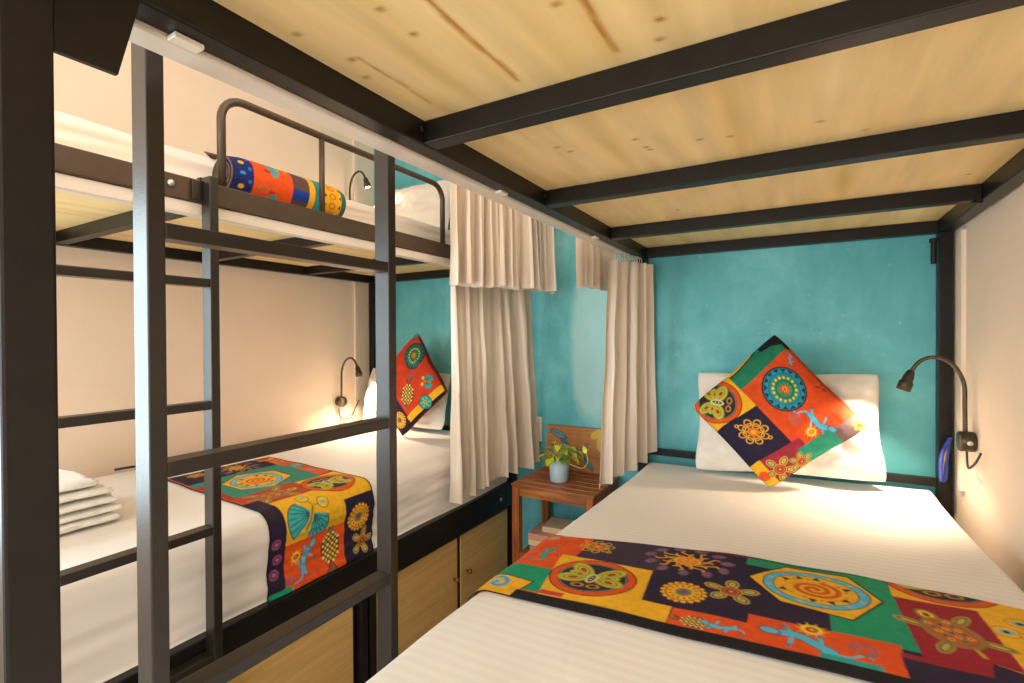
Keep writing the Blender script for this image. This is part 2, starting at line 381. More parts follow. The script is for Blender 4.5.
    def hexspiral(s, pts, ang=0.0, k=.74):
        s.poly(pts, YEL, BLACK, .004)
        x = sum(p[0] for p in pts) / len(pts); y = sum(p[1] for p in pts) / len(pts)
        rx = max(abs(p[0] - x) for p in pts) * k; ry = max(abs(p[1] - y) for p in pts) * k
        s.ell(x, y, rx * 1.05, ry * 1.05, (60, 50, 50), ang); s.ell(x, y, rx * 1.02, ry * 1.02, BLUE, ang); s.ell(x, y, rx * .84, ry * .84, (60, 50, 50), ang); s.ell(x, y, rx * .82, ry * .82, YEL, ang)
        for i in range(12):
            a = 2 * PI * i / 12 + .2; s.ell(x + rx * .93 * math.cos(a), y + ry * .93 * math.sin(a), rx * .06, ry * .06, (190, 170, 180))
            a += .26
            if i % 2 == 0 or i % 3 == 0:
                px, py = x + rx * .70 * math.cos(a), y + ry * .70 * math.sin(a); d = min(rx, ry) * .13
                s.poly([(px + d * math.cos(a), py + d * math.sin(a)), (px + d * math.cos(a + 2.2), py + d * math.sin(a + 2.2)), (px + d * math.cos(a - 2.2), py + d * math.sin(a - 2.2))], (60, 34, 30))
            s.ell(x + rx * .62 * math.cos(a + .26), y + ry * .62 * math.sin(a + .26), rx * .035, ry * .035, (214, 96, 30))
        s.spiral(x, y, rx * .50, 2.2, min(rx, ry) * .13, (216, 90, 26), 0, ry / rx, rx * .05)
    def turtle(s, x, y, r, ang=0.0, bg=None):
        c, q = math.cos(ang), math.sin(ang); P = lambda a, b: (x + r * (a * c - b * q), y + r * (a * q + b * c))
        for (a, b, an) in ((.55, .62, .9), (.55, -.62, -.9), (-.62, .58, 2.3), (-.62, -.58, -2.3)):
            cx, cy = P(a, b); s.ell(cx, cy, r * .36, r * .17, (176, 140, 50), ang + an); s.ell(cx, cy, r * .28, r * .11, (80, 110, 80), ang + an); s.ell(cx, cy, r * .2, r * .06, (206, 170, 70), ang + an)
        s.line([P(-.7, 0), P(-1.05, .06)], r * .1, (190, 150, 50))
        cx, cy = P(.88, 0); s.ell(cx, cy, r * .30, r * .24, (130, 120, 60), ang); s.ell(cx, cy, r * .22, r * .16, YEL, ang); s.ell(cx, cy, r * .1, r * .07, (90, 60, 30), ang)
        s.ell(x, y, r * .74, r * .56, (130, 126, 70), ang); s.ell(x, y, r * .66, r * .48, (196, 90, 40), ang); s.ell(x, y, r * .6, r * .42, (120, 110, 60), ang, .92)
        for i in range(-2, 3):
            for j in range(-1, 2):
                cx, cy = P(i * .2 + .1 * (j % 2), j * .22)
                if (i * .2) ** 2 + (j * .25) ** 2 < .28: s.disc(cx, cy, r * .075, YEL if (i + j) % 2 else (90, 130, 110)); s.disc(cx, cy, r * .035, (60, 30, 30))
    def gecko(s, x, y, r, ang=0.0, flower=True, c=BLUE, fl=1):
        co, q = math.cos(ang), math.sin(ang); P = lambda a, b: (x + r * (a * co - b * fl * q), y + r * (a * q + b * fl * co)); D = (120, 80, 110)
        for w, cl in ((.26, D), (.20, c)): s.line([P(a, .16 * math.sin(a * 4)) for a in (-.25, -.1, .05, .2, .35, .5, .62)], r * w, cl)
        cx, cy = P(.80, .08); s.ell(cx, cy, r * .21, r * .13, D, ang); s.ell(cx, cy, r * .17, r * .10, c, ang)
        s.line([P(-.25, -.13), P(-.45, -.2), P(-.62, -.1), P(-.75, .05), P(-.88, .0)], r * .08, c, True)
        n = 24; s.line([P(-.75 + .24 * (1 - i / n * .6) * math.cos(i * .42), .22 + .24 * (1 - i / n * .6) * math.sin(i * .42)) for i in range(n)], r * .045, (120, 110, 130))
        for (a, b, dx, dy) in ((.4, .1, .12, .34), (.4, .1, -.0, -.42), (-.1, -.02, .05, .36), (-.1, -.02, -.1, -.36)):
            s.line([P(a, b), P(a + dx * .6, b + dy * .5), P(a + dx * 1.6, b + dy)], r * .07, c); cx, cy = P(a + dx * 1.6, b + dy)
            for t in (-.8, 0, .8): s.line([(cx, cy), (cx + r * .1 * math.cos(ang + math.atan2(dy, dx) + t), cy + r * .1 * math.sin(ang + math.atan2(dy, dx) + t))], r * .035, (120, 90, 120))
        if flower:
            cx, cy = P(.12, .52); s.star(cx, cy, 10, r * .13, r * .33, YEL); s.star(cx, cy, 10, r * .16, r * .22, (250, 206, 70), .3); s.disc(cx, cy, r * .11, (180, 70, 40)); s.disc(cx, cy, r * .05, YEL)
    def pineapple(s, x, y, r, ang=0.0):
        c, q = math.cos(ang), math.sin(ang); P = lambda a, b: (x + r * (a * c - b * q), y + r * (a * q + b * c))
        s.ell(x, y, r * .52, r * .72, (90, 60, 30), ang)
        for i in range(-4, 5):
            for j in range(-5, 6):
                a, b = i * .13, j * .13
                if (i + j) % 2 == 0 and (a / .48) ** 2 + (b / .68) ** 2 < 1:
                    s.poly([P(a - .085, b), P(a, b - .085), P(a + .085, b), P(a, b + .085)], CREAM if (i % 2) else YEL)
        for t in (-.7, -.35, 0, .35, .7):
            s.line([P(0, .66), P(.2 * math.sin(t), .86), P(.42 * math.sin(t), .86 + .35 * math.cos(t))], r * .1, (90, 50, 40) if abs(t) > .5 else (60, 110, 80), True)
        cx, cy = P(0, .82); s.disc(cx, cy, r * .1, RED)
        s.lobes(*P(0, -.78), 5, r * .14, r * .1, r * .06, (50, 110, 70))
    def butterfly(s, x, y, r, ang=0.0):
        c, q = math.cos(ang), math.sin(ang); P = lambda a, b: (x + r * (a * c - b * q), y + r * (a * q + b * c))
        for sx in (-1, 1):
            for R, cl in ((1.0, (60, 60, 60)), (.95, (66, 180, 180))):
                s.poly([P(0, .05)] + [P(sx * R * math.cos(t) * .95, -.15 + R * math.sin(t) * .75 - .12) for t in np.linspace(-1.25, .75, 14)], cl)
            for t in np.linspace(-1.15, .6, 7):
                s.line([P(.05 * sx, 0), P(sx * .85 * math.cos(t), -.27 + .7 * math.sin(t))], r * .035, (40, 90, 100))
            cx, cy = P(sx * .40, .60); s.line([P(0, .3), P(sx * .25, .5)], r * .03, (90, 80, 60)); s.disc(cx, cy, r * .25, (110, 96, 60)); s.disc(cx, cy, r * .22, (236, 196, 80)); s.ell(cx, cy, r * .13, r * .07, (150, 180, 140), ang + .4)
        s.line([P(0, .35), P(0, -.55)], r * .16, (200, 180, 60)); s.line([P(0, .3), P(0, -.5)], r * .05, (110, 70, 40))
    def mandala(s, x, y, r, c1=(40, 150, 170), c2=(36, 150, 110)):
        s.disc(x, y, r, BLACK); s.disc(x, y, r * .94, c1)
        for k in range(16):
            a = 2 * PI * k / 16; s.poly([(x + r * .92 * math.cos(a - .16), y + r * .92 * math.sin(a - .16)), (x + r * .92 * math.cos(a + .16), y + r * .92 * math.sin(a + .16)), (x + r * .74 * math.cos(a), y + r * .74 * math.sin(a))], (20, 60, 90))
        s.disc(x, y, r * .70, BLACK); s.disc(x, y, r * .68, c1); s.disc(x, y, r * .60, c2); s.lobes(x, y, 16, r * .52, r * .06, r * .06, (246, 200, 60)); s.disc(x, y, r * .40, (20, 80, 70)); s.disc(x, y, r * .37, c2)
        s.star(x, y, 10, r * .16, r * .30, (206, 50, 30)); s.star(x, y, 8, r * .08, r * .19, YEL, .2); s.disc(x, y, r * .06, RED)
    def tealcircle(s, x, y, r):
        s.disc(x, y, r, BLACK); s.disc(x, y, r * .92, TEAL); s.lobes(x, y, 6, r * .55, r * .28, r * .12, (120, 200, 150)); s.disc(x, y, r * .25, YEL); s.disc(x, y, r * .12, RED)
    def sample(s, U, V):
        a = s.a / 255.0
        a = np.where(a <= 0.04045, a / 12.92, ((a + 0.055) / 1.055) ** 2.4)
        b = a.copy(); b[1:-1, 1:-1] = (a[1:-1, 1:-1] * 2 + a[:-2, 1:-1] + a[2:, 1:-1] + a[1:-1, :-2] + a[1:-1, 2:]) / 6
        x = np.clip((np.asarray(U) - s.u0) * s.res, 0, s.W - 1.001); y = np.clip((np.asarray(V) - s.v0) * s.res, 0, s.H - 1.001)
        i = x.astype(int); j = y.astype(int); fx = (x - i)[..., None]; fy = (y - j)[..., None]
        return (b[j, i] * (1 - fx) + b[j, i + 1] * fx) * (1 - fy) + (b[j + 1, i] * (1 - fx) + b[j + 1, i + 1] * fx) * fy

# ================================================================== ROOM SHELL
XL, XR, YB, YF, ZC = -2.28, 0.445, 2.23, -1.9, 2.75
def struct(name, x0, x1, y0, y1, z0, z1, mat, bev=0):
    return MB().box(x0, x1, y0, y1, z0, z1, bev).build(name, mat, kind='structure')
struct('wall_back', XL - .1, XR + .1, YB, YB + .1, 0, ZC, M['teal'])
struct('wall_left', XL - .1, XL, YF, YB, 0, ZC, M['white_paint'])
struct('wall_right', XR, XR + .1, YF, YB, 0, ZC, M['white_paint'])
struct('floor', XL - .1, XR + .1, YF, YB + .1, -.1, 0, M['floor'])
struct('ceiling', XL - .1, XR + .1, YF, YB + .1, ZC, ZC + .1, M['ceiling'])

wf = MB()
for (a_, b_, c_, d_) in ((-1.52, -1.47, .52, 1.78), (.03, .08, .52, 1.78), (-1.52, .08, .52, .57), (-1.52, .08, 1.73, 1.78), (-.745, -.715, .52, 1.78)): wf.box(XL, XL + .025, a_, b_, c_, d_, .002)
wf.build('window_1', M['track'], kind='structure')
# ================================================================== BUNK BEDS
Y0, Y1 = 0.145, 2.208
def ply_deck(x0, x1, y0, y1, z0, z1, marks):
    c = Canvas(x0, x1, y0, y1, (246, 218, 160), 400)
    r2 = np.random.RandomState(3 if marks else 9)
    for k in range(60):   # broad flame figure running along the sheet
        cx = x0 + (x1 - x0) * r2.rand(); cy = y0 + (y1 - y0) * r2.rand(); w = c.win(cx - .05, cx + .05, cy - .3, cy + .3)
        if w:
            d = np.exp(-((w[0] - cx) / .02) ** 2 - ((w[1] - cy) / .12) ** 2)[..., None]
            w[2][:] = w[2] + d * np.array([-10, -14, -22]) * (1 if k % 2 else -.6)
    def knot(x, y, r=.006):
        c.ell(x, y, r * 1.6, r, (206, 158, 90)); c.ell(x, y, r * .9, r * .6, (164, 116, 62))
    def crack(x, ya, yb, wd, s):
        pts = [(x + .0015 * math.sin(q * 7 + s), ya + (yb - ya) * q) for q in np.linspace(0, 1, 14)]
        c.line(pts, wd * 1.8, (214, 164, 92)); c.line(pts, wd, (176, 118, 52), True)
    if marks:
        crack(-.217, .50, .657, .006, 0); crack(-.370, .44, .655, .005, 2); crack(-.528, .489, .648, .0025, 4)
        for (x, y) in [(-.555, .413), (-.54, .489), (-.559, .533), (-.246, .529), (-.159, .66), (-.427, .489), (-.149, .619), (-.282, .969), (-.431, .928), (-.417, .962), (-.27, 1.037), (-.119, 1.049), (.03, 1.06), (-.429, .432), (-.172, 1.035)]:
            knot(x, y, .0045)
    for k in range(22): knot(x0 + (x1 - x0) * r2.rand(), y0 + (y1 - y0) * r2.rand(), .003 + .002 * r2.rand())
    nu, nv = int((x1 - x0) / .0048), int((y1 - y0) / .0048)
    U, V = np.meshgrid(np.linspace(x0, x1, nu), np.linspace(y0, y1, nv), indexing='ij')
    bot = np.stack([U.ravel(), V.ravel(), np.full(U.size, z0)], 1)
    top = np.array([[x0, y0, z1], [x0, y1, z1], [x1, y1, z1], [x1, y0, z1]]); n = len(bot)
    F = grid_faces(nu, nv) + [(n, n + 1, n + 2, n + 3)]
    e0 = [j for j in range(nv)]; e1 = [(nu - 1) * nv + j for j in range(nv)]; e2 = [i * nv for i in range(nu)]; e3 = [i * nv + nv - 1 for i in range(nu)]
    F += [tuple(e0[::-1] + [n, n + 1]), tuple(e1 + [n + 2, n + 3]), tuple(e2 + [n + 3, n]), tuple(e3[::-1] + [n + 1, n + 2])]
    cols = np.concatenate([c.sample(U.ravel(), V.ravel()), c.sample(top[:, 0], top[:, 1])])
    return np.concatenate([bot, top]), F, cols

def bunk(label, a0, a1, w0, w1, zr, ztop_rail, zbeam, postz, marks):
    """a0..a1 aisle rail in x, w0..w1 wall rail in x"""
    lo, hi = min(a0, w0), max(a1, w1); inx0, inx1 = (a1, w0) if a1 < w0 else (w1, a0)
    t = thing('bunk_bed', label, 'bunk bed', ((lo + hi) / 2, (Y0 + Y1) / 2, 0))
    f = M['frame_black']
    for (x0, x1) in ((a0, a1), (w0, w1)):
        for (y0, y1) in ((Y0, Y0 + .038), (Y1 - .038, Y1)):
            MB().box(x0, x1, y0, y1, 0, postz, .003).build('post', f, t)
        MB().box(x0, x1, Y0 + .0385, Y1 - .0385, zr, ztop_rail, .003).build('upper_rail', f if marks or x0 < -2 else M['frame_lit'], t)
        MB().box(x0, x1, Y0 + .0385, Y1 - .0385, .355, .467, .003).build('lower_rail', f, t)
    for yb in (.71, 1.20, 1.72):
        MB().box(inx0, inx1, yb - .018, yb + .018, zbeam, zbeam + .04, .002).build('cross_beam', f, t)
    for yb in (Y0 + .019, Y1 - .02):
        MB().box(inx0, inx1, yb - .018, yb + .018, zr, zbeam + .04, .002).build('end_rail', f, t)
        MB().box(inx0, inx1, yb - .018, yb + .018, .37, .467, .002).build('lower_end_rail', f, t)
    MB().box(inx0, inx1, Y1 - .034, Y1 - .008, .685, .712, .002).build('head_bar', f, t)
    V, F, c = ply_deck(inx0 + .001, inx1 - .001, Y0 + .02, Y1 - .005, zbeam + .0405, zbeam + .0525, marks)
    mesh_obj('plywood_deck', V, F, M['ply'], t, colors=c)
    MB().box(inx0 + .001, inx1 - .001, Y0 + .04, Y1 - .04, .455, .467, .001).build('lower_deck', M['door_ply'], t)
    return t

right = bunk('black steel bunk bed along the right wall, seen from under its plywood upper deck', -.622, -.583, .400, .438, 1.545, 1.602, 1.5465, 1.66, True)
left = bunk('black steel bunk bed along the left wall with a rounded guard rail above', -1.298, -1.26, -2.268, -2.230, 1.53, 1.585, 1.532, 1.575, False)
# corner gusset by the near post of the right bunk
P = [(.1835, 1.462), (.232, 1.462), (.252, 1.545), (.1835, 1.545)]
mb = MB(); mb.add([(x, y, z) for x in (-.591, -.585) for (y, z) in P], [(0, 1, 2, 3), (7, 6, 5, 4)] + [(i, (i + 1) % 4, 4 + (i + 1) % 4, 4 + i) for i in range(4)])
mb.build('corner_gusset', M['frame_black'], right)
for (x, y) in ((.392, 2.178),):
    MB().lathe([(.008, 0), (.008, .07), (.012, .072), (.012, .085), (.005, .087)], (x - .006, y - .016, 1.44), 12).build('latch_pin', M['frame_black'], right)
for yb in (.71, 1.20, 1.72):
    MB().box(.388, .399, yb - .03, yb + .03, 1.535, 1.545, .001).build('beam_bracket', M['frame_black'], right)
    MB().lathe([(.006, 0), (.006, .004), (.004, .006)], (-.5825, yb - .026, 1.57), 10, (1, 0, 0)).build('bolt', M['frame_black'], right)
# left bunk: middle legs, guard rail, bolts
for (y0, y1) in ((1.166, 1.194), (1.206, 1.234)):
    MB().box(-1.297, -1.262, y0, y1, 0, .3548, .002).build('middle_leg', M['frame_black'], left)
gz, gx = 1.5855, -1.279
pts = [(gx, .728, gz), (gx, .728, 1.762)] + [(gx, .728 + .06 * (1 - math.cos(a)), 1.762 + .06 * math.sin(a)) for a in np.linspace(.2, PI / 2, 6)]
pts += [(gx, 1.0, 1.822), (gx, 1.3, 1.822)] + [(gx, 1.573 + .06 * math.sin(a), 1.762 + .06 * math.cos(a)) for a in np.linspace(0, PI / 2 - .2, 6)] + [(gx, 1.633, 1.762), (gx, 1.633, gz)]
gr = MB().tube(pts, .0105, 12).build('guard_rail', M['frame_lit'], left, True)
for y in (1.036, 1.335): MB().tube([(gx, y, gz), (gx, y, 1.814)], .0085, 12).build('guard_rail_upright', M['frame_lit'], gr, True)
for (y, z) in ((.585, .412), (.60, 1.56), (2.05, .412)):
    MB().lathe([(.009, 0), (.009, .004), (.006, .007), (.002, .008)], (-1.2598, y, z), 12, (1, 0, 0)).build('bolt', M['steel'], left, True)

# ---- ladders
def ladder(label, x, ya, yb, top, zr):
    t = thing('bunk_ladder', label, 'ladder', (x - .019, (ya + yb) / 2, 0))
    for y in (ya, yb): MB().box(x - .038, x, y - .0105, y + .0105, 0.001, top, .002).build('ladder_upright', M['frame'], t)
    for z in zr: MB().box(x - .036, x - .002, ya + .0107, yb - .0107, z - .02, z, .002).build('rung', M['frame'], t)
    return t
lr = ladder('tall near steel ladder standing in front, beside the black corner post', -.700, .3165, .7335, 1.80, (.423, .732, 1.041, 1.349, 1.657))
ll = ladder('farther steel ladder hooked on the left bunk, half hidden behind the near ladder', -1.221, .262, .677, 1.59, (.437, .746, 1.049, 1.343))
for y in (.262, .677):
    MB().box(-1.275, -1.259, y - .012, y + .012, 1.5855, 1.592, .001).build('hook', M['frame'], ll)
    MB().box(-1.258, -1.25, y - .035, y - .013, 1.535, 1.58, .002).build('hook_plate', M['frame'], ll)
for y in (.3165, .7335):
    MB().box(-.699, -.586, y - .010, y + .010, 1.6025, 1.612, .001).build('hook', M['frame'], lr)

# ---- under-bed cabinets of the left bunk
def cabinet(label, y0, y1):
    t = thing('storage_cabinet', label, 'cabinet', (-1.7, (y0 + y1) / 2, 0), 'cabinets under the left bunk')
    x1 = -1.285; ym = (y0 + y1) / 2 if y0 < 1 else 1.736
    c = MB().box(-2.22, x1 - .02, y0, y1, .001, .345, .001).build('carcass', M['door_ply'], t)
    fr = MB()
    for (a, b, z0, z1) in ((y0, y0 + .012, .001, .352), (y1 - .012, y1, .001, .352), (ym - .011, ym + .011, .001, .352), (y0, y1, .335, .354), (y0, y1, .001, .02)):
        fr.box(x1 - .022, x1 + .001, a, b, z0, z1, .001)
    fr.build('face_frame', M['frame_black'], t)
    for (a, b, ky) in ((y0 + .0125, ym - .0115, ym - .038), (ym + .0115, y1 - .0125, ym + .055)):
        d = MB().box(x1 - .018, x1 + .004, a, b, .0205, .3345, .0015).build('door', M['door_ply'], t)
        MB().lathe([(.005, 0), (.005, .012), (.011, .016), (.012, .022), (.007, .027)], (x1 + .004, ky, .167), 14, (1, 0, 0)).build('knob', M['knob'], d, True)
    return t
cabinet('birch cabinet under the left bunk, the far one beside the nightstand', 1.240, 2.16)
cabinet('birch cabinet under the left bunk, the near one behind the ladders', .20, 1.160)

# ================================================================== MATTRESSES + RUNNERS
def mat_profile(xw, xe, ztop, zbot, r, tilt, n=60):
    """cross-section from the wall side top edge over the aisle edge and down"""
    s = 1 if xe > xw else -1; pts = []
    rw = .03
    for a in np.linspace(PI, PI / 2, 6): pts.append((xw + s * (rw + rw * math.cos(a)), ztop - rw + rw * math.sin(a)))
    xs = np.linspace(xw + s * rw, xe - s * r, n)
    for x in xs[1:-1]: pts.append((x, ztop))
    for a in np.linspace(PI / 2, 0, 14): pts.append((xe - s * r + s * r * math.cos(a), ztop - r + r * math.sin(a)))
    for z in np.linspace(ztop - r, zbot, 18)[1:]: pts.append((xe - s * .004 * math.sin((z - zbot) * 20), z))
    pts = np.array(pts); pts[:, 1] += tilt * (pts[:, 0] - (xw + xe) / 2) * np.clip((pts[:, 1] - zbot) / (ztop - zbot), 0, 1)
    d = np.diff(pts, axis=0); s_ = np.concatenate([[0], np.cumsum(np.hypot(d[:, 0], d[:, 1]))])
    tan = np.gradient(pts, axis=0); nor = np.stack([-tan[:, 1], tan[:, 0]], 1) * s; nor /= np.linalg.norm(nor, axis=1)[:, None]
    return pts, s_, nor
def wrinkle(x, y, z, side, seed):
    a = (-.022 * max(0, min(1, (y - .95) / .9)) if seed == 1.0 else 0) + .0035 * mnoise.noise((x * 3 + seed, y * 3, 0)) + .0016 * mnoise.noise((x * 9, y * 7 + seed, 1))
    return a + side * (.007 * mnoise.noise((y * 1.4 + seed, z * 24 + y * 1.5, 3)) + .004 * mnoise.noise((y * 3, z * 50 - y * 3, 5)))
def mattress(name, label, xw, xe, ztop, zbot, y0, y1, r, tilt, seed, sidew=1.0, group=None, mat='sheet'):
    prof, s_, nor = mat_profile(xw, xe, ztop, zbot, r, tilt)
    re = .05; ny = 170
    ys = np.linspace(y0, y1, ny); V = []
    for y in ys:
        e = min(y - y0, y1 - y); k = 1.0
        drop = (re - math.sqrt(max(re * re - (re - e) ** 2, 0))) if e < re else 0
        for (x, z), n in zip(prof, nor):
            sd = max(0, abs(n[0])) * sidew
            w = wrinkle(x, y, z, sd, seed)
            V.append((x + n[0] * w, y, max(zbot, z + n[1] * w - drop * max(0, (z - zbot) / (ztop - zbot)))))
    npf = len(prof); F = grid_faces(ny, npf)
    F += [tuple(range(npf)), tuple((ny - 1) * npf + i for i in reversed(range(npf)))]
    F += [tuple([i * npf + npf - 1 for i in range(ny)] + [i * npf for i in reversed(range(ny))])]
    o = mesh_obj(name, V, F, M[mat], None, True, label=label, cat='mattress', group=group)
    return o, (prof, s_, nor, seed, sidew)
def runner(name, label, info, s0, s1, ybase, width, canvas, ufun, off=.006, step=.0026, folds=None, wfun=None):
    prof, s_, nor, seed, sidew = info
    ns, nv = int((s1 - s0) / step), int(width / step)
    ss = np.linspace(s0, s1, ns); vv = np.linspace(0, width, nv)
    px = np.interp(ss, s_, prof[:, 0]); pz = np.interp(ss, s_, prof[:, 1]); nx = np.interp(ss, s_, nor[:, 0]); nz = np.interp(ss, s_, nor[:, 1])
    V = np.zeros((ns, nv, 3)); C = np.zeros((ns, nv, 3))
    for i in range(ns):
        yb = ybase(ss[i]); vi = vv * (wfun(ss[i]) / width if wfun else 1.0)
        for j in range(nv):
            y = yb + vi[j]
            w = wrinkle(px[i], y, pz[i], abs(nx[i]) * sidew, seed) + off
            w += .0025 * mnoise.noise((ss[i] * 8, vv[j] * 8, 9 + seed))
            if folds: w += folds(ss[i], vv[j])
            V[i, j] = (px[i] + nx[i] * w, y + .003 * mnoise.noise((ss[i] * 5, 2.2, seed)), pz[i] + nz[i] * w)
        C[i] = canvas.sample(np.full(nv, ufun(ss[i])), vi)
    # turned-under thickness: a second skin just below
    top = V.reshape(-1, 3); F = grid_faces(ns, nv)
    bot = top.copy(); bot[:, 0] -= np.repeat(nx, nv) * .0022; bot[:, 2] -= np.repeat(nz, nv) * .0022; n = len(top)
    F2 = [tuple(k + n for k in reversed(q)) for q in F]
    ring = [j for j in range(nv)] + [i * nv + nv - 1 for i in range(1, ns)] + [(ns - 1) * nv + j for j in range(nv - 2, -1, -1)] + [i * nv for i in range(ns - 2, 0, -1)]
    F3 = [(ring[k], ring[(k + 1) % len(ring)], ring[(k + 1) % len(ring)] + n, ring[k] + n) for k in range(len(ring))]
    C = C.reshape(-1, 3)
    return mesh_obj(name, np.concatenate([top, bot]), F + F2 + F3, M['print'], None, True, colors=np.concatenate([C, C]), label=label, cat='bed runner', group=None)

mR, infoR = mattress('mattress', 'white sheeted mattress filling the right lower bunk in the foreground', .395, -.594, .696, .468, .20, 2.165, .055, .022, 1.0, .5, mat='sheet_striped')
mL, infoL = mattress('mattress', 'white sheeted mattress on the left lower bunk behind the ladders', -2.225, -1.285, .700, .468, .19, 2.165, .06, 0.0, 4.0, 1.0)
mU, infoU = mattress('mattress', 'white bedding edge on the left upper bunk behind the guard rail', -2.22, -1.43, 1.715, 1.5855, .17, 2.165, .035, 0.0, 8.0, 1.4)

# ---- right runner print
c = Canvas(-.90, .48, -.01, .40, NAVY)
W = .385
c.rect(-.47, -.275, .22, .40, (62, 46, 66)); c.rect(-.9, -.455, .0, .40, ORANGE)
c.poly([(-.9, .07), (-.80, .14), (-.472, .14), (-.455, .036), (-.9, .0)], GREEN)
c.poly([(-.66, .0), (-.50, .0), (-.485, .072), (-.70, .085)], YEL, BLACK, .003); c.spiral(-.55, .04, .026, 1.2, .011, BLUE, 1.0); c.spiral(-.55, .04, .026, 1.2, .004, (120, 130, 170), 1.0)
c.rect(-.9, -.60, .17, .40, (120, 60, 60)); c.medallion(-.70, .28, .06)
c.poly([(-.487, .225), (-.487, .21), (-.455, .030), (-.21, .030), (-.213, .09), (-.268, .09), (-.282, .228)], YEL)
c.rect(-.456, -.407, .034, .05, (200, 60, 60))
c.gecko(-.525, .205, .05, 1.3, False, TEAL); c.lobes(-.535, .325, 2, .022, .018, .012, (176, 150, 130), .9)
c.butterdisc(-.384, .140, .090, 0, .086)
c.medallion(-.432, .302, .042)
c.sun(-.226, .310, .085); c.sunflower(-.204, .152, .043); c.loopflower(-.124, .197, .050)
c.rect(-.21, -.087, .0, .088, ORANGE); c.pineapple(-.165, .052, .035, 1.5); c.gecko(-.115, .055, .045, 2.9, False)
c.rect(-.110, .149, .340, .40, GREEN); c.poly([(.038, .20), (.038, .122), (.13, .112), (.157, .112), (.147, .29), (.149, .40), (.06, .40), (.06, .2)], GREEN)
c.poly([(-.10, .282), (-.04, .196), (.074, .178), (.127, .274), (.078, .368), (-.034, .372)], YEL)
c.hexspiral([(-.10, .282), (-.04, .196), (.074, .178), (.127, .274), (.078, .368), (-.034, .372)])
c.rect(-.087, .131, .0, .122, ORANGE); c.gecko(.015, .066, .085, PI - .12, True, BLUE, -1)
c.rect(.02, .10, .030, .045, TEAL)
c.poly([(.146, .318), (.150, .24), (.157, .10), (.128, .10), (.130, .0), (.30, .0), (.278, .10), (.268, .312)], BURG)
c.poly([(.128, .085), (.131, .0), (.48, .0), (.48, .125), (.243, .124), (.235, .085)], NAVY)
c.poly([(.244, .124), (.278, .112), (.268, .312), (.146, .312), (.146, .40), (.48, .40), (.48, .12), (.30, .10)], YEL); c.poly([(.157, .112), (.244, .124), (.278, .112), (.268, .300), (.148, .304)], BURG)
c.butterdisc(.230, .402, .092, 0, .086)
c.turtle(.212, .205, .068, 2.0)
for (x, y) in ((.290, .245), (.318, .285)): c.disc(x, y, .020, (206, 110, 40), .9); c.ell(x, y, .013, .010, (150, 190, 170)); c.disc(x, y, .005, BLACK)
c.butterfly(.345, .215, .05, .3); c.gecko(.40, .33, .05, .5, False)
c.rect(-.50, .48, -.01, .031, BLACK); c.rect(-.9, .48, W - .006, .40, (120, 40, 50)); c.rect(-.10, .14, W - .006, .40, (20, 110, 84))
sR = lambda u: .395 - u + .0
# distances along the right mattress: flat up to the rounding, then down the side
runner('bed_runner', 'colourful patchwork runner across the right bed with a yellow spiral hexagon', infoR, .02, 1.17, lambda s: .837 + .055 * (.395 - s + .483), W, c, lambda s: .395 - s + .012, wfun=lambda s: .392 - .045 * min(1.3, ((.395 - s + .06) / .42) ** 2))

# ---- left runner print  (s = distance from its wall end)
d = Canvas(-.02, .95, -.01, .40, NAVY)
W2 = .392
d.rect(-.02, .42, .335, .40, ORANGE); d.loopflower(.12, .362, .03, 5); d.tealcircle(.24, .362, .03); d.gecko(.33, .36, .03, 0, False); d.rect(-.02, .06, .32, .40, YEL); d.disc(.02, .35, .03, RED)
d.sun(.075, .215, .085); d.medallion(.05, .085, .035)
d.rect(.155, .43, .05, .335, (54, 140, 120)); d.rect(.155, .43, .0, .10, (54, 140, 120))
d.poly([(.175, .16), (.235, .075), (.345, .08), (.405, .165), (.345, .27), (.235, .275)], YEL); d.hexspiral([(.175, .16), (.235, .075), (.345, .08), (.405, .165), (.345, .27), (.235, .275)])
d.rect(.415, .555, .0, .225, (186, 66, 36)); d.turtle(.485, .11, .075, PI / 2); d.rect(.20, .42, .0, .03, (176, 50, 30))
d.rect(.43, .72, .225, .40, YEL); d.rect(.555, .715, .03, .27, YEL)
d.butterdisc(.525, .292, .092, -PI / 2, .090)
d.butterfly(.652, .140, .080, PI / 2 - .55)
d.rect(.50, .95, .0, .052, NAVY); d.rect(.56, .64, .0, .034, (50, 34, 46))
for k, (x, y) in enumerate(((.70, .022), (.745, .028), (.785, .02))): d.disc(x, y, .015, (150, 70, 110)); d.disc(x, y, .009, (70, 50, 90)); d.disc(x, y, .005, (206, 120, 140))
d.rect(.715, .95, .052, .268, ORANGE); d.gecko(.79, .115, .075, 2.5, True); d.pineapple(.775, .215, .066, -PI / 2)
d.rect(.645, .95, .268, .40, NAVY); d.sunflower(.715, .325, .045); d.loopflower(.80, .345, .045)
d.rect(.835, .95, -.01, .075, (20, 150, 104))
d.rect(-.02, .50, -.01, .010, (206, 84, 30)); d.rect(-.02, .95, -.01, .004, BLACK); d.rect(-.02, .95, W2 - .005, .40, BLACK); d.rect(-.02, .004, -.01, .40, BLACK)
def lfold(s, v):
    b = max(0, min(1, (s - 1.02) / .1))
    return b * .006 * (1 + math.sin((v - .1) * 30 + s * 8)) * (0.3 + v)
runner('bed_runner', 'patchwork runner hanging over the edge of the left bed with butterfly and gecko', infoL, .315, 1.175, lambda s: .888 - .054 * (s - .315), W2, d, lambda s: s - .315, folds=lfold)

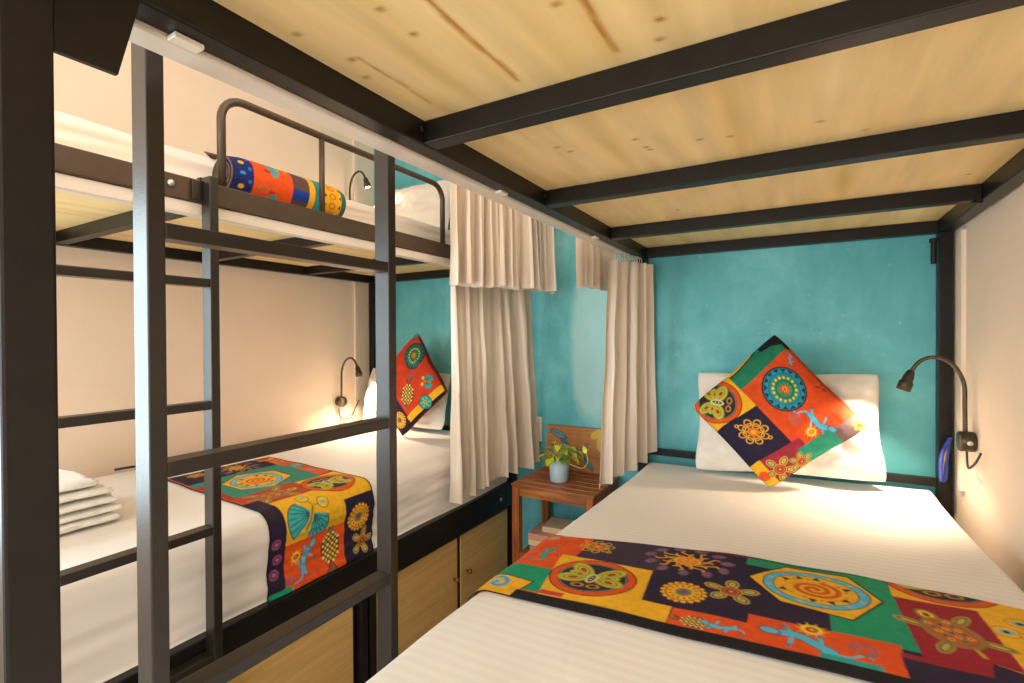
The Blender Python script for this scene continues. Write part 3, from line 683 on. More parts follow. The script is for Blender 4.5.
# ================================================================== PILLOWS + CUSHIONS
def cushion(name, label, cat, T, R, B, L, thick, mat, n, canvas=None, pull=.05, seed=0, flat=.5, wr=.004, back=.7, edge_wave=0.0, front=(0, -1, 0)):
    T, R, B, L = (np.array(q, float) for q in (T, R, B, L))
    a, b = np.meshgrid(np.linspace(0, 1, n), np.linspace(0, 1, n), indexing='ij')
    # concave sides, pointed corners
    A = a - .5; Bq = b - .5
    sa = 1 - pull * np.cos(PI * Bq) * 1.0 * (np.abs(A) * 2) ** 2; sb = 1 - pull * np.cos(PI * A) * (np.abs(Bq) * 2) ** 2
    A = A * sa + .5; Bq = Bq * sb + .5
    rc_ = 1 - .055 * (np.abs(A - .5) * np.abs(Bq - .5) * 4) ** 4; A = (A - .5) * rc_ + .5; Bq = (Bq - .5) * rc_ + .5
    base = ((1 - A) * (1 - Bq))[..., None] * T + (A * (1 - Bq))[..., None] * R + (A * Bq)[..., None] * B + ((1 - A) * Bq)[..., None] * L
    nrm = np.cross(R - T, L - T); nrm /= np.linalg.norm(nrm)
    if nrm @ np.array(front) < 0: nrm = -nrm
    h = (np.clip(np.sin(PI * a), 0, 1) * np.clip(np.sin(PI * b), 0, 1)) ** flat * thick
    wv = np.array([[mnoise.noise((a[i, j] * 5 + seed, b[i, j] * 5, seed)) * wr + .5 * wr * mnoise.noise((a[i, j] * 13, b[i, j] * 11 + seed, 2)) for j in range(n)] for i in range(n)])
    lift = np.array([[edge_wave * mnoise.noise((a[i, j] * 3 + seed, b[i, j] * 3, 7)) for j in range(n)] for i in range(n)])
    m = np.minimum(1, h / thick * 2)
    Fr = base + nrm * (h + wv * m + lift)[..., None]
    Bk = base - nrm * (h * back - lift)[..., None]
    V = np.concatenate([Fr.reshape(-1, 3), Bk.reshape(-1, 3)]); F = grid_faces(n, n); k = n * n
    F2 = [tuple(q + k for q in reversed(f)) for f in F]
    ring = [j for j in range(n)] + [i * n + n - 1 for i in range(1, n)] + [(n - 1) * n + j for j in range(n - 2, -1, -1)] + [i * n for i in range(n - 2, 0, -1)]
    F3 = [(ring[i], ring[(i + 1) % len(ring)], ring[(i + 1) % len(ring)] + k, ring[i] + k) for i in range(len(ring))]
    cols = None
    if canvas is not None:
        aw = a - .075 * np.sin(PI * a) * np.clip(np.sin(PI * np.clip(b, .08, .92)), .3, 1); c1 = canvas.sample(aw.ravel(), b.ravel()); c2 = np.tile(np.array([[lin(40), lin(28), lin(56)]]), (k, 1)); cols = np.concatenate([c1, c2])
    return mesh_obj(name, V, F + F2 + F3, mat, None, True, colors=cols, label=label, cat=cat)

cushion('pillow', 'white pillow leaning on the teal wall behind the diamond cushion', 'pillow', (-.375, 2.125, 1.062), (.245, 2.125, 1.075), (.258, 2.03, .708), (-.368, 2.03, .672), .075, M['pillow'], 90, None, .075, 3, .5, .022, .55, .03)
cushion('pillow', 'white pillow on the left lower bunk, mostly hidden behind the orange cushion', 'pillow', (-2.20, 2.125, 1.03), (-1.60, 2.125, 1.01), (-1.59, 2.03, .715), (-2.19, 2.03, .715), .07, M['pillow'], 70, None, .04, 5, .42, .012, .5, .012)
cushion('pillow', 'white pillow at the head of the left upper bunk, peeking above the bedding', 'pillow', (-2.16, 2.14, 2.05), (-1.56, 2.14, 2.05), (-1.56, 2.04, 1.715), (-2.16, 2.04, 1.715), .07, M['pillow'], 60, None, .06, 6, .42, .012, .5, .01)

q = Canvas(0, 1, 0, 1, NAVY, 420)
q.rect(0, .17, 0, .62, (30, 128, 96)); q.rect(0, .22, 0, .035, BLACK); q.poly([(0, 0), (.13, 0), (.07, .12), (.05, .22), (0, .22)], BLACK); q.poly([(0, .30), (.02, .30), (.035, .44), (.035, .62), (0, .62)], YEL); q.line([(.0, .23), (.02, .30), (.035, .44), (.035, .66)], .012, BLACK)
q.rect(0, .335, .57, 1, YEL); q.rect(.33, .74, .57, 1, (36, 28, 56)); q.rect(.165, .87, .035, .57, (224, 80, 26)); q.rect(.18, .87, 0, .035, (180, 60, 30))
q.rect(.74, 1, .5, .88, (160, 40, 60)); q.rect(.78, .90, .57, .72, (150, 46, 56)); q.rect(.83, 1, .24, .58, (40, 150, 120)); q.rect(.86, 1, 0, .26, (120, 96, 100)); q.loopflower(.95, .06, .06, 6); q.rect(.74, 1, .88, 1, YEL)
q.loopflower(.90, .80, .13, 5); q.loopflower(.95, .62, .10, 6, (190, 160, 60)); q.disc(.88, .95, .05, ORANGE)
q.butterdisc(.127, .80, .205, PI * .28)
q.medallion(.50, .745, .125); q.mandala(.375, .306, .178); q.gecko(.70, .31, .20, -PI * .25 + .35, True); q.gecko(.245, .075, .07, .5, False); q.lobes(.55, .06, 3, .03, .02, .012, (150, 60, 40))
cushion('cushion', 'patchwork cushion standing on its corner on the right bed, teal mandala print', 'cushion', (-.082, 2.030, 1.220), (.200, 1.955, .905), (-.092, 1.875, .676), (-.366, 1.955, .935), .078, M['print'], 190, q, .055, 11, .5, .008, .5, .016)
q2 = Canvas(0, 1, 0, 1, (208, 62, 26), 420)
q2.rect(.45, 1, .70, 1, NAVY); q2.rect(.86, 1, 0, .72, YEL); q2.rect(.955, 1, 0, 1, BLACK); q2.rect(0, 1, 0, .03, (110, 30, 30)); q2.rect(0, .10, 0, .10, (150, 60, 50)); q2.lobes(.05, .05, 3, .02, .02, .02, TEAL)
q2.mandala(.285, .17, .165, (30, 120, 110), (30, 130, 90)); q2.pineapple(.62, .52, .19, PI * .75); q2.butterfly(.70, .175, .10, .8); q2.tealcircle(.90, .36, .10); q2.sunflower(.81, .855, .12); q2.gecko(.33, .62, .16, .6, False); q2.lobes(.48, .3, 4, .03, .02, .012, (120, 90, 110)); q2.rect(0, .45, .86, 1, GREEN)
cushion('cushion', 'orange patchwork cushion standing on its corner on the left bed, pineapple print', 'cushion', (-1.755, 2.030, 1.240), (-1.490, 1.955, .930), (-1.733, 1.875, .690), (-2.005, 1.955, .975), .07, M['print'], 170, q2, .055, 12, .5, .008, .5, .014)

# ---- rolled runner on the upper bunk
rc = Canvas(0, .40, 0, 1, ORANGE, 900)
rc.rect(0, .055, 0, 1, (24, 40, 110)); rc.rect(0, .05, .3, .7, BLUE); 
for k in range(10): rc.ell(.022, k / 10, .008, .02, YEL if k % 2 else (60, 150, 220)); rc.ell(.044, k / 10 + .05, .006, .014, (40, 110, 200))
for k in range(3):
    cy = .14 + k / 3; rc.ell(.125, cy, .018, .10, (70, 160, 170)); rc.star(.157, cy, 9, .010, .024, YEL); rc.ell(.157, cy, .008, .012, (190, 60, 40)); rc.ell(.09, cy + .12, .02, .03, (196, 120, 80), 0, .7)
for k in range(6): rc.ell(.10 + .016 * (k % 2), k / 6 + .08, .012, .015, RED)
rc.rect(.185, .245, 0, 1, (96, 70, 66)); rc.rect(.185, .245, .44, .60, (30, 60, 150)); rc.rect(.185, .245, .90, 1, (30, 60, 150))
rc.rect(.245, .40, 0, 1, YEL); rc.rect(.27, .295, 0, 1, (66, 170, 180)); rc.rect(.268, .271, 0, 1, BLACK); rc.rect(.295, .298, 0, 1, BLACK); rc.rect(.375, .40, 0, 1, (50, 110, 100))
for k in range(12):
    rc.poly([(.303, k / 12), (.303, k / 12 + .04), (.313, k / 12 + .02)], (60, 34, 30)); rc.poly([(.372, k / 12), (.372, k / 12 + .04), (.362, k / 12 + .02)], (60, 34, 30)); rc.ell(.337, k / 12 + .02, .014, .03, (216, 100, 30), 0, .6)
t = thing('rolled_runner', 'rolled patchwork runner lying on the left upper bunk behind the guard rail', 'bed runner', (-1.352, .96, 1.586))
nl, nr_ = 170, 130; V = []; CU = []; CV = []
for i in range(nl):
    l = .40 * i / (nl - 1); e = min(l, .40 - l); rr = .049 + .007 * max(0.0, min(1, e / .03)) ** .5
    for j in range(nr_):
        th = 2 * PI * j / nr_; r = rr * (1 + .03 * mnoise.noise((l * 14, math.cos(th) * 2, math.sin(th) * 2)))
        V.append((-1.352 + r * math.cos(th), .775 + l * .94, 1.644 + r * math.sin(th))); CU.append(l); CV.append((j / nr_ + .0) % 1)
F = [(i * nr_ + j, i * nr_ + (j + 1) % nr_, (i + 1) * nr_ + (j + 1) % nr_, (i + 1) * nr_ + j) for i in range(nl - 1) for j in range(nr_)]
F += [tuple(range(nr_)), tuple((nl - 1) * nr_ + j for j in range(nr_))]
mesh_obj('roll_cloth', V, F, M['print'], t, True, colors=rc.sample(np.array(CU), np.array(CV)))
for ye, sg in ((.775, -1), (1.151, 1)):   # coiled ends
    pts = [(-1.352 + (.008 + .042 * k / 70) * math.cos(k * .32), ye + sg * .001, 1.644 + (.008 + .042 * k / 70) * math.sin(k * .32)) for k in range(71)]
    MB().tube(pts, .0035, 6).build('coiled_end', M['cloth_dark'], t, True)
fl = MB(); fl.add([(-1.445, .775, 1.722), (-1.42, .81, 1.716), (-1.475, .815, 1.716), (-1.445, .775, 1.725), (-1.42, .81, 1.719), (-1.475, .815, 1.719)], [(0, 1, 2), (5, 4, 3), (0, 3, 4, 1), (1, 4, 5, 2), (2, 5, 3, 0)])
fl.build('folded_cloth', M['cloth_dark'], None, label='small brown cloth corner lying on the upper left bedding', cat='cloth')

# ---- folded towels
def towel(x0, x1, y0, y1, z0, h, label, seed):
    nx_, ny_, nz_ = 40, 60, 10; mb = MB(); V = []
    prof = []
    for k in range(28):
        a = 2 * PI * k / 28; cx, cz = math.cos(a), math.sin(a); ex = .35
        prof.append((math.copysign(abs(cx) ** ex, cx), math.copysign(abs(cz) ** .7, cz)))
    ny_ = 60
    for i in range(ny_):
        t_ = i / (ny_ - 1); y = y0 + (y1 - y0) * t_
        for (px, pz) in prof:
            e = .012 * mnoise.noise((px * 3 + seed, y * 18, pz * 2)); f_ = min(1, min(t_, 1 - t_) * 45) ** .5
            V.append(((x0 + x1) / 2 + (x1 - x0) / 2 * px + e * .6, y + .022 * mnoise.noise((px * 9, pz * 2.5, seed)) * (1 if t_ > .5 else -1), z0 + h / 2 + (h / 2) * pz * (.6 + .4 * f_) * (1 + .15 * mnoise.noise((px * 2, y * 9, seed * 3))) + .0025 * mnoise.noise((px * 3, y * 12, seed)) * (.4 if pz < 0 else 1)))
    n = 28; F = [(i * n + k, i * n + (k + 1) % n, (i + 1) * n + (k + 1) % n, (i + 1) * n + k) for i in range(ny_ - 1) for k in range(n)]
    F += [tuple(reversed(range(n))), tuple((ny_ - 1) * n + k for k in range(n))]
    o = mesh_obj('folded_towel', V, F, M['towel'], None, True, label=label, cat='towel', group='folded white towels on the left bed')
    return o
for k, (x1, ya, yb, h, nm) in enumerate(((-1.600, .26, .628, .025, 'lowest'), (-1.603, .25, .634, .021, 'second from the bottom'), (-1.600, .255, .622, .021, 'third from the bottom'), (-1.606, .25, .612, .021, 'fourth from the bottom'), (-1.618, .25, .585, .024, 'topmost'))):
    towel(-1.90, x1, ya, yb, .7055 + .0252 * k, h, 'white folded towel on the left bed, %s of the stack' % nm, k + 1)

# ================================================================== CURTAINS + RAILS
def rail(label, x0, x1, y0, y1, z0, z1, clips):
    t = thing('curtain_rail', label, 'curtain rail', ((x0 + x1) / 2, (y0 + y1) / 2, z0))
    MB().box(x0, x1, y0, y1, z0, z1, .003).build('rail_profile', M['track'], t)
    for y in clips: MB().box(x1 + .0002, x1 + .018, y - .016, y + .016, 1.5385, 1.5445, .001).build('rail_clip', M['plastic_white'], t)
    MB().lathe([(.012, 0), (.016, .004), (.016, .022), (.010, .026)], ((x0 + x1) / 2, y1, (z0 + z1) / 2), 16, (0, 1, 0)).build('end_cap', M['plastic_white'], t, True)
    return t
rail('white curtain rail running along under the right bunk upper deck', -.664, -.6228, .20, 2.165, 1.539, 1.600, (.31, 1.009, 1.628, 2.12))
rail('white curtain rail under the edge of the left upper bunk', -1.296, -1.268, .22, 2.10, 1.499, 1.5295, ())

def curtain(name, label, path, ztop, zbot, nf, amp_t, amp_b, seed, zt2=None, zb2=None, step=.004, drift=0.0, pivot=.2):
    """path: list of (x,y); folds are pushed along the path normal"""
    P = [Vector((x, y, 0)) for (x, y) in path]; C = bspline(P, 20); n0 = len(C)
    L = [0]
    for i in range(1, n0): L.append(L[-1] + (C[i] - C[i - 1]).length)
    n = nf * 22; nz = 46; V = np.zeros((n, nz, 3)); r = random.Random(seed)
    jit = [r.uniform(-.9, .9) for _ in range(nf + 3)]; am = [r.uniform(.45, 1.3) for _ in range(nf + 3)]
    lens = [r.uniform(-.008, .008) for _ in range(nf + 3)]
    for i in range(n):
        s = L[-1] * i / (n - 1); k = 0
        while k < n0 - 2 and L[k + 1] < s: k += 1
        f = (s - L[k]) / max(L[k + 1] - L[k], 1e-9); p = C[k].lerp(C[k + 1], f); tg = (C[k + 1] - C[k]).normalized(); nm = Vector((tg.y, -tg.x, 0))
        u = i / (n - 1) * nf; kk = int(u); uu = u - kk
        ph = 2 * PI * (u + jit[kk] * math.sin(PI * uu) * .5); aa = am[kk] * (1 - uu) + am[kk + 1] * uu
        w0 = math.sin(ph); w0 = math.copysign(abs(w0) ** .75, w0)
        tfr = i / (n - 1)
        zt = ztop + ((zt2 or ztop) - ztop) * tfr; zb = zbot + ((zb2 or zbot) - zbot) * tfr + lens[kk] * (1 - uu) + lens[kk + 1] * uu
        for j in range(nz):
            q = j / (nz - 1); z = zt + (zb - zt) * q
            am_z = amp_t + (amp_b - amp_t) * q ** .8
            wv = w0 * aa * am_z + .25 * am_z * math.sin(ph * 2.3 + seed) * q + .006 * mnoise.noise((u * .9, z * 5, seed)) 
            tw = .35 * am_z * math.cos(ph) * q
            pos = p + nm * wv + tg * (tw + drift * q * (tfr - pivot))
            V[i, j] = (pos.x, pos.y, z)
    F = grid_faces(n, nz)
    V = V.reshape(-1, 3)
    return V, F
def mk(label, path, ztop, zbot, nf, at, ab, seed, zb2=None, rings=None, drift=0.0, pivot=.2):
    V, F = curtain('curtain', label, path, ztop, zbot, nf, at, ab, seed, None, zb2, drift=drift, pivot=pivot)
    V[:, 1] = np.minimum(V[:, 1], YB - .006)
    t = thing('curtain', label, 'curtain', (V[:, 0].mean(), V[:, 1].mean(), V[:, 2].min()), 'satin bunk curtains')
    mesh_obj('curtain_fabric', V, F, M['curtain'], t, True)
    for (x, y, z) in rings or (): MB().torus((x, y, z), .018, .0022, (.25, 1, .15 * math.sin(y * 90))).build('curtain_ring', M['plastic_white'], t, True)
    return t
mk('long satin curtain bunched at the head of the left lower bunk', [(-1.218, 1.605), (-1.205, 1.75), (-1.195, 1.88), (-1.165, 2.02), (-1.135, 2.12)], 1.497, .535, 6, .020, .052, 23, .575, drift=.05, pivot=0)
mk('short satin curtain gathered above the nightstand, of the left upper bunk', [(-1.150, 1.505), (-1.105, 1.65), (-1.075, 1.80), (-1.035, 1.94), (-1.01, 2.05)], 2.745, 1.402, 10, .022, .048, 5, 1.408, drift=.06, pivot=0)
mk('short satin curtain tucked behind the rail, of the right upper bunk', [(-.712, 1.665), (-.705, 1.80), (-.70, 1.93), (-.695, 2.06)], 2.745, 1.382, 3, .014, .026, 8, 1.40, drift=-.03)
mk('long satin curtain hung on rings at the head of the right lower bunk', [(-.662, 1.91), (-.640, 1.97), (-.595, 2.06), (-.545, 2.14)], 1.508, .60, 4, .016, .028, 31, .70, rings=[(-.645 + .004 * k, 1.945 + .021 * k, 1.524) for k in range(10)], drift=.07, pivot=.95)

# ================================================================== READING LAMPS
def lamp(label, base, s):
    """s = -1: arches towards -x (right wall), built around its wall plate"""
    bx_, by, bz = base; t = thing('reading_lamp', label, 'lamp', base, 'gooseneck reading lamps by the beds')
    b = MB().lathe([(.026, 0), (.0295, .003), (.0295, .034), (.027, .038)], (bx_, by, bz), 28, (s, 0, 0)).build('wall_mount', M['lamp'], t, True)
    MB().lathe([(.007, 0), (.007, .004), (.005, .006)], (bx_ + s * .018, by - .029, bz), 12, (0, -1, 0)).build('switch_button', M['steel'], b, True)
    x = bx_ + s * .022
    pts = bspline([(x, by, bz + .027), (x + s * .001, by, bz + .10), (x + s * .004, by, bz + .175), (x + s * .030, by, bz + .228), (x + s * .070, by, bz + .249), (x + s * .105, by, bz + .236), (x + s * .128, by, bz + .202)], 8)
    MB().tube(pts, .0058, 10).build('gooseneck', M['lamp'], t, True)
    d = Vector((s * .32, 0, -.95)).normalized(); p = Vector((x + s * .126, by, bz + .208))
    h = MB().lathe([(.006, 0), (.010, .004), (.0135, .018), (.0145, .022), (.0145, .034), (.019, .040), (.019, .066), (.016, .067), (.015, .058)], p, 20, d).build('lamp_head', M['lamp'], t, True)
    MB().lathe([(.0005, 0), (.013, .0005), (.013, .003), (.0005, .0035)], p + d * .0585, 16, d).build('bulb', M['bulb'], h)
    return t, p + d * .074, d
lampR, lpR, ldR = lamp('bronze gooseneck reading lamp on the right wall above the pillow', (XR - .001, 1.95, .884), -1)
def place(label, dx, dy, dz):
    c_ = copy_tree(lampR); c_.location = (dx, dy, dz); c_.rotation_euler = (0, 0, PI); c_['label'] = label; return c_
place('gooseneck reading lamp lit on the left wall above the lower bunk', XL + .001, 1.95, .838)
place('gooseneck reading lamp on the left wall of the upper bunk', XL + .001, 2.02, 1.90)
cord = MB().tube(bspline([(.43, 1.835, .872), (.425, 1.86, .84), (.42, 1.90, .815), (.425, 1.94, .82), (.43, 1.97, .85)], 8), .003, 8).build('power_cord', M['cable_dark'], lampR, True)
# coiled blue and yellow wires hanging below the right lamp
t = thing('loose_cable', 'coil of blue and yellow wires hanging on the wall below the right lamp', 'cable', (.41, 2.13, .72))
MB().tube(bspline([(.425, 2.135, .86), (.402, 2.11, .82), (.394, 2.10, .77), (.398, 2.105, .725), (.410, 2.12, .735), (.415, 2.13, .79), (.422, 2.135, .85)], 8), .006, 8).build('blue_wire', M['cable_blue'], t, True)
MB().tube(bspline([(.428, 2.145, .86), (.412, 2.13, .81), (.405, 2.13, .75), (.41, 2.145, .722), (.42, 2.15, .77)], 8), .0035, 8).build('yellow_wire', M['cable_yellow'], t, True)
# left lamp cord loop and little plug lead on the mattress edge
t = thing('lamp_lead', 'dark lead looping down from the left lamp to the trunking', 'cable', (-2.27, 1.99, .70))
MB().tube(bspline([(-2.268, 1.94, .805), (-2.262, 1.94, .76), (-2.262, 1.965, .735), (-2.265, 2.0, .74)], 8), .003, 8).build('lead_wire', M['cable_dark'], t, True)
MB().tube(bspline([(-2.265, 2.03, .745), (-2.262, 2.05, .78), (-2.262, 2.075, .82), (-2.266, 2.085, .83)], 8), .003, 8).build('lead_wire', M['cable_dark'], t, True)
MB().tube(bspline([(-2.21, .85, .712), (-2.20, .875, .714), (-2.205, .90, .712), (-2.20, .94, .71)], 8), .0045, 8).build('phone_lead', M['cable_dark'], None, True, label='short dark lead lying on the left bed by the wall', cat='cable')
struct('trim_1', XL, XL + .012, 2.065, 2.09, .71, 1.53, M['white_paint'], .001)
struct('trim_2', XR - .012, XR, 2.05, 2.085, .71, 1.53, M['white_paint'], .001)
struct('trim_3', XL, XL + .012, 2.065, 2.09, 1.72, ZC, M['white_paint'], .001)

# ================================================================== NIGHTSTAND AND WHAT STANDS ON IT
nx0, nx1, ny0, ny1, nz = -1.092, -.718, 1.87, 2.190, .562
t = thing('nightstand', 'slatted dark wooden nightstand between the two beds against the teal wall', 'nightstand', ((nx0 + nx1) / 2, (ny0 + ny1) / 2, 0))
for x in (nx0, nx1 - .034):
    for y in (ny0, ny1 - .034): MB().box(x, x + .034, y, y + .034, 0.001, nz - .0125, .002).build('leg', M['teak_leg'], t)
ns = 6; gap = .006; w = (ny1 - ny0 + gap) / ns - gap
for k in range(ns): MB().box(nx0 - .004, nx1 + .004, ny0 + k * (w + gap), ny0 + k * (w + gap) + w, nz - .012, nz, .002).build('top_slat', M['teak'], t)
for (y0, y1) in ((ny0 + .003, ny0 + .020), (ny1 - .020, ny1 - .003)): MB().box(nx0 + .0345, nx1 - .0345, y0, y1, nz - .052, nz - .0125, .002).build('apron', M['teak'], t)
for (x0, x1) in ((nx0 + .003, nx0 + .02), (nx1 - .02, nx1 - .003)): MB().box(x0, x1, ny0 + .0345, ny1 - .0345, nz - .052, nz - .0125, .002).build('apron', M['teak'], t)
for (y0, y1) in ((ny0 + .003, ny0 + .022), (ny1 - .022, ny1 - .003)): MB().box(nx0 + .0345, nx1 - .0345, y0, y1, .225, .255, .002).build('shelf_rail', M['teak'], t)
for k in range(5):
    y = ny0 + .002 + k * .0625; MB().box(nx0 + .035, nx1 - .035, y, y + .055, .2555, .268, .002).build('shelf_slat', M['teak'], t)

t = thing('potted_plant', 'small trailing plant with lime leaves in a pale blue pot on the nightstand', 'plant', (-.925, 2.0, nz))
MB().lathe([(.036, .0005), (.0405, .004), (.0425, .05), (.0435, .100), (.0415, .101), (.040, .094), (.0395, .085), (.001, .085)], (-.925, 2.0, nz), 32).build('pot', M['pot'], t, True)
MB().lathe([(.0385, .0855), (.037, .088), (.02, .092), (.001, .093)], (-.925, 2.0, nz), 20).build('soil', M['soil'], t, True)
def leaf(p, d, up, L, wd):
    d = Vector(d).normalized(); s_ = d.cross(Vector(up)).normalized(); u = s_.cross(d); p = Vector(p); V = []; rows = 7
    for i in range(rows):
        q = i / (rows - 1); hw = wd * (math.sin(PI * min(1, q * .92 + .08)) ** .8) * (1.2 - .5 * q)
        c_ = p + d * (L * q) - u * (L * .35 * q * q)
        V += [c_ - s_ * hw + u * hw * .35, c_, c_ + s_ * hw + u * hw * .35]
    return V, [(i * 3 + k, i * 3 + k + 1, (i + 1) * 3 + k + 1, (i + 1) * 3 + k) for i in range(rows - 1) for k in range(2)]
rl = random.Random(4)
stems = []
for k in range(44):
    a = rl.uniform(0, 2 * PI); rr = rl.uniform(.015, .085); 
    ex, ey = rr * math.cos(a) * 1.15, rr * math.sin(a) * .75
    p0 = (-.925 + .2 * ex, 2.0 + .2 * ey, nz + .088); top = nz + .105 + rl.uniform(.0, .058) * (1.2 - rr * 7)
    p1 = (-.925 + ex * .7, 2.0 + ey * .7, top + .012); p2 = (-.925 + ex, 2.0 + ey, top)
    pts = bspline([p0, p1, p2], 5); MB().tube(pts, .0008, 5).build('stem', M['stem'], t, True)
    V, F = leaf(p2, (math.cos(a), math.sin(a) * .8, rl.uniform(-.35, .2)), (0, 0, 1), rl.uniform(.028, .040), rl.uniform(.013, .019))
    mesh_obj('leaf', V, F, M['leaf'] if k % 3 else M['leaf_dark'], t, True)
pts = bspline([(-.90, 2.0, nz + .09), (-.85, 1.975, nz + .085), (-.80, 1.96, nz + .082), (-.775, 1.96, nz + .11), (-.785, 1.97, nz + .145)], 8)
MB().tube(pts, .0016, 6).build('trailing_stem', M['stem'], t, True)
V, F = leaf(pts[-1], (-.5, 0, .9), (0, -1, .3), .034, .011); mesh_obj('leaf', V, F, M['leaf'], t, True)

# painted board leaning on the wall
pc = Canvas(0, .29, 0, .215, (176, 112, 52), 900)
for k in range(26):
    y = rl.uniform(0, .215); pc.line([(x, y + .004 * math.sin(x * 20 + k)) for x in np.linspace(0, .29, 8)], .002, (156, 94, 40) if k % 2 else (190, 128, 64))
pc.rect(0, .29, 0, .008, (120, 70, 30))
def fth(x, y, L, ang, col):
    c_, q_ = math.cos(ang), math.sin(ang); pc.ell(x, y, L / 2, L * .17, (40, 90, 100), ang); pc.ell(x, y, L / 2 * .9, L * .13, col, ang); pc.line([(x - c_ * L / 2, y - q_ * L / 2), (x + c_ * L * .55, y + q_ * L * .55)], .003, (40, 70, 80))
fth(.225, .045, .075, -.75, (60, 140, 150)); fth(.185, .085, .06, -.6, (80, 150, 150)); fth(.06, .175, .10, -.35, (90, 140, 150)); fth(.10, .135, .07, -.6, (70, 120, 130)); fth(.20, .12, .05, .8, (90, 150, 140)); fth(.03, .10, .05, 1.2, (120, 140, 120))
pc.ell(.26, .19, .035, .02, (200, 170, 50), .6); pc.ell(.28, .15, .02, .04, (196, 170, 60))
t = thing('painted_board', 'brown wooden board painted with teal leaves leaning behind the plant', 'picture', (-.94, 2.19, nz))
n1, n2 = 120, 90; a, b = np.meshgrid(np.linspace(0, 1, n1), np.linspace(0, 1, n2), indexing='ij')
z0 = nz + .001
def bp(a, b, o): return np.stack([-1.080 + .287 * a, 2.163 + .044 * b + o, z0 + .205 * b - .0 * o], -1)
V = bp(a, b, 0.).reshape(-1, 3); mesh_obj('painting', V, grid_faces(n1, n2), M['painting'], t, True, colors=pc.sample((a * .29).ravel(), (b * .215).ravel()))
cs = [bp(np.array(x), np.array(y), o) for o in (.0006, .0125) for (x, y) in ((0, 0), (1, 0), (1, 1), (0, 1))]
MB().add([tuple(x) for x in cs], [(0, 1, 2, 3), (7, 6, 5, 4)] + [(i, (i + 1) % 4, 4 + (i + 1) % 4, 4 + i) for i in range(4)]).build('board', M['teak'], t)

# wall socket plate
t = thing('wall_socket', 'ivory double socket plate on the teal wall above the nightstand', 'socket', (-1.148, 2.229, .675))
pl = MB().box(-1.190, -1.122, 2.219, 2.2295, .675, .798, .003).build('plate', M['plastic_white'], t)
for zc in (.710, .763):
    so = MB().box(-1.181, -1.131, 2.2165, 2.2188, zc - .02, zc + .02, .001).build('socket_face', M['plastic_white'], t)
    for xx in (-1.166, -1.146): MB().box(xx - .003, xx + .003, 2.2155, 2.2164, zc - .008, zc + .006, 0).build('slot', M['slot'], so)

# books on the shelf
def book(label, x0, x1, y0, y1, z0, h, mat, ang):
    R = Matrix.Rotation(ang, 3, 'Z'); c_ = ((x0 + x1) / 2, (y0 + y1) / 2, z0)
    t = thing('book', label, 'book', c_, 'books on the nightstand shelf')
    MB().box(x0 + .002, x1 - .003, y0 + .003, y1 - .003, z0 + .003, z0 + h - .003, .0005, R, c_).build('pages', M['paper'], t)
    mb = MB(); mb.box(x0, x1, y0, y1, z0, z0 + .0025, .0005, R, c_); mb.box(x0, x1, y0, y1, z0 + h - .0025, z0 + h, .0005, R, c_); mb.box(x0, x1, y0 - .0005, y0 + .0028, z0 + .0004, z0 + h - .0004, .001, R, c_)
    mb.build('cover', mat, t)
book('slate blue book at the bottom of the pile on the nightstand shelf', -1.03, -.85, 1.915, 2.035, .2685, .022, M['book_blue'], .06)
book('cream book second from the bottom of the pile on the nightstand shelf', -1.035, -.85, 1.912, 2.04, .291, .024, M['book_cream'], .03)
book('pink book under the topmost in the pile on the nightstand shelf', -1.035, -.84, 1.91, 2.045, .3155, .028, M['book_pink'], .05)
book('beige paperback on top of the pile on the nightstand shelf', -.99, -.80, 1.955, 2.08, .344, .024, M['book_beige'], .10)

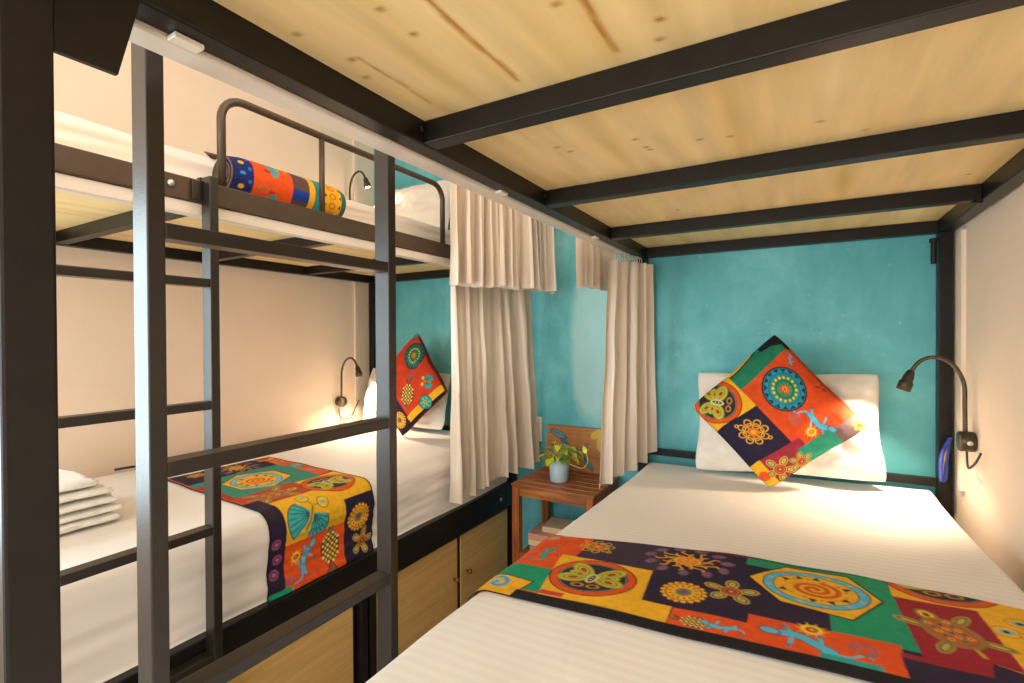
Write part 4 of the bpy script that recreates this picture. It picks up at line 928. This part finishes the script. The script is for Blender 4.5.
# ================================================================== LIGHT
def area(name, loc, tgt, sx, sy, e, col):
    l = bpy.data.lights.new(name, 'AREA'); l.shape = 'RECTANGLE'; l.size = sx; l.size_y = sy; l.energy = e; l.color = col
    o = bpy.data.objects.new(name, l); COL.objects.link(o); o.location = loc
    o.rotation_euler = (Vector(tgt) - Vector(loc)).to_track_quat('-Z', 'Y').to_euler(); return o
area('rear_fill', (-.6, -1.88, 1.35), (-.7, 2, 1.15), 2.2, 2.0, 54, (1.0, .97, .93))  # added fill behind the camera, brightens the lower bunks
area('window_light', (XL + .03, -.72, 1.15), (0, -.72, 1.15), 1.5, 1.15, 58, (.70, .92, 1.0))
area('ceiling_light', (-.40, .9, 2.70), (-.9, .9, 0), 1.2, 1.8, 19, (1.0, .80, .63))
def spot(name, loc, d, e, ang, col=(1.0, .78, .54), r=.012):
    l = bpy.data.lights.new(name, 'SPOT'); l.energy = e; l.spot_size = ang; l.spot_blend = .6; l.color = col; l.shadow_soft_size = r
    o = bpy.data.objects.new(name, l); COL.objects.link(o); o.location = loc; o.rotation_euler = Vector(d).to_track_quat('-Z', 'Y').to_euler(); return o
spot('reading_lamp_beam', lpR, ldR, 15, math.radians(125))
for (y, z, e) in ((1.95, .838, 18), (2.02, 1.90, 6)):
    off = Vector(lpR) - Vector((XR - .001, 1.95, .884)); p_ = Vector((XL + .001, y, z)) + Vector((-off.x, off.y, off.z)); spot('reading_lamp_beam', p_, (-ldR.x, ldR.y, ldR.z), e, math.radians(140))
w = bpy.data.worlds.new('World'); SC.world = w; w.use_nodes = True
bg = w.node_tree.nodes['Background']; bg.inputs['Color'].default_value = (1.0, .95, .90, 1); bg.inputs['Strength'].default_value = 1.1

# ================================================================== CAMERA
cam = bpy.data.cameras.new('camera'); co = bpy.data.objects.new('camera', cam); COL.objects.link(co)
F_ = Vector((-0.50279813, 0.86435812, -0.00889266)); R_ = Vector((0.86440377, 0.50277636, -0.00469693)); U_ = Vector((-4.11191118e-04, 1.00484583e-02, 9.99949428e-01))
co.matrix_world = Matrix(((R_.x, U_.x, -F_.x, 0), (R_.y, U_.y, -F_.y, 0), (R_.z, U_.z, -F_.z, 1.2), (0, 0, 0, 1)))
cam.sensor_width = 36; cam.lens = 496.75 / 1024 * 36; cam.clip_start = .01
SC.camera = co
SC.view_settings.view_transform = 'Standard'; SC.view_settings.look = 'None'; SC.view_settings.exposure = 0.0
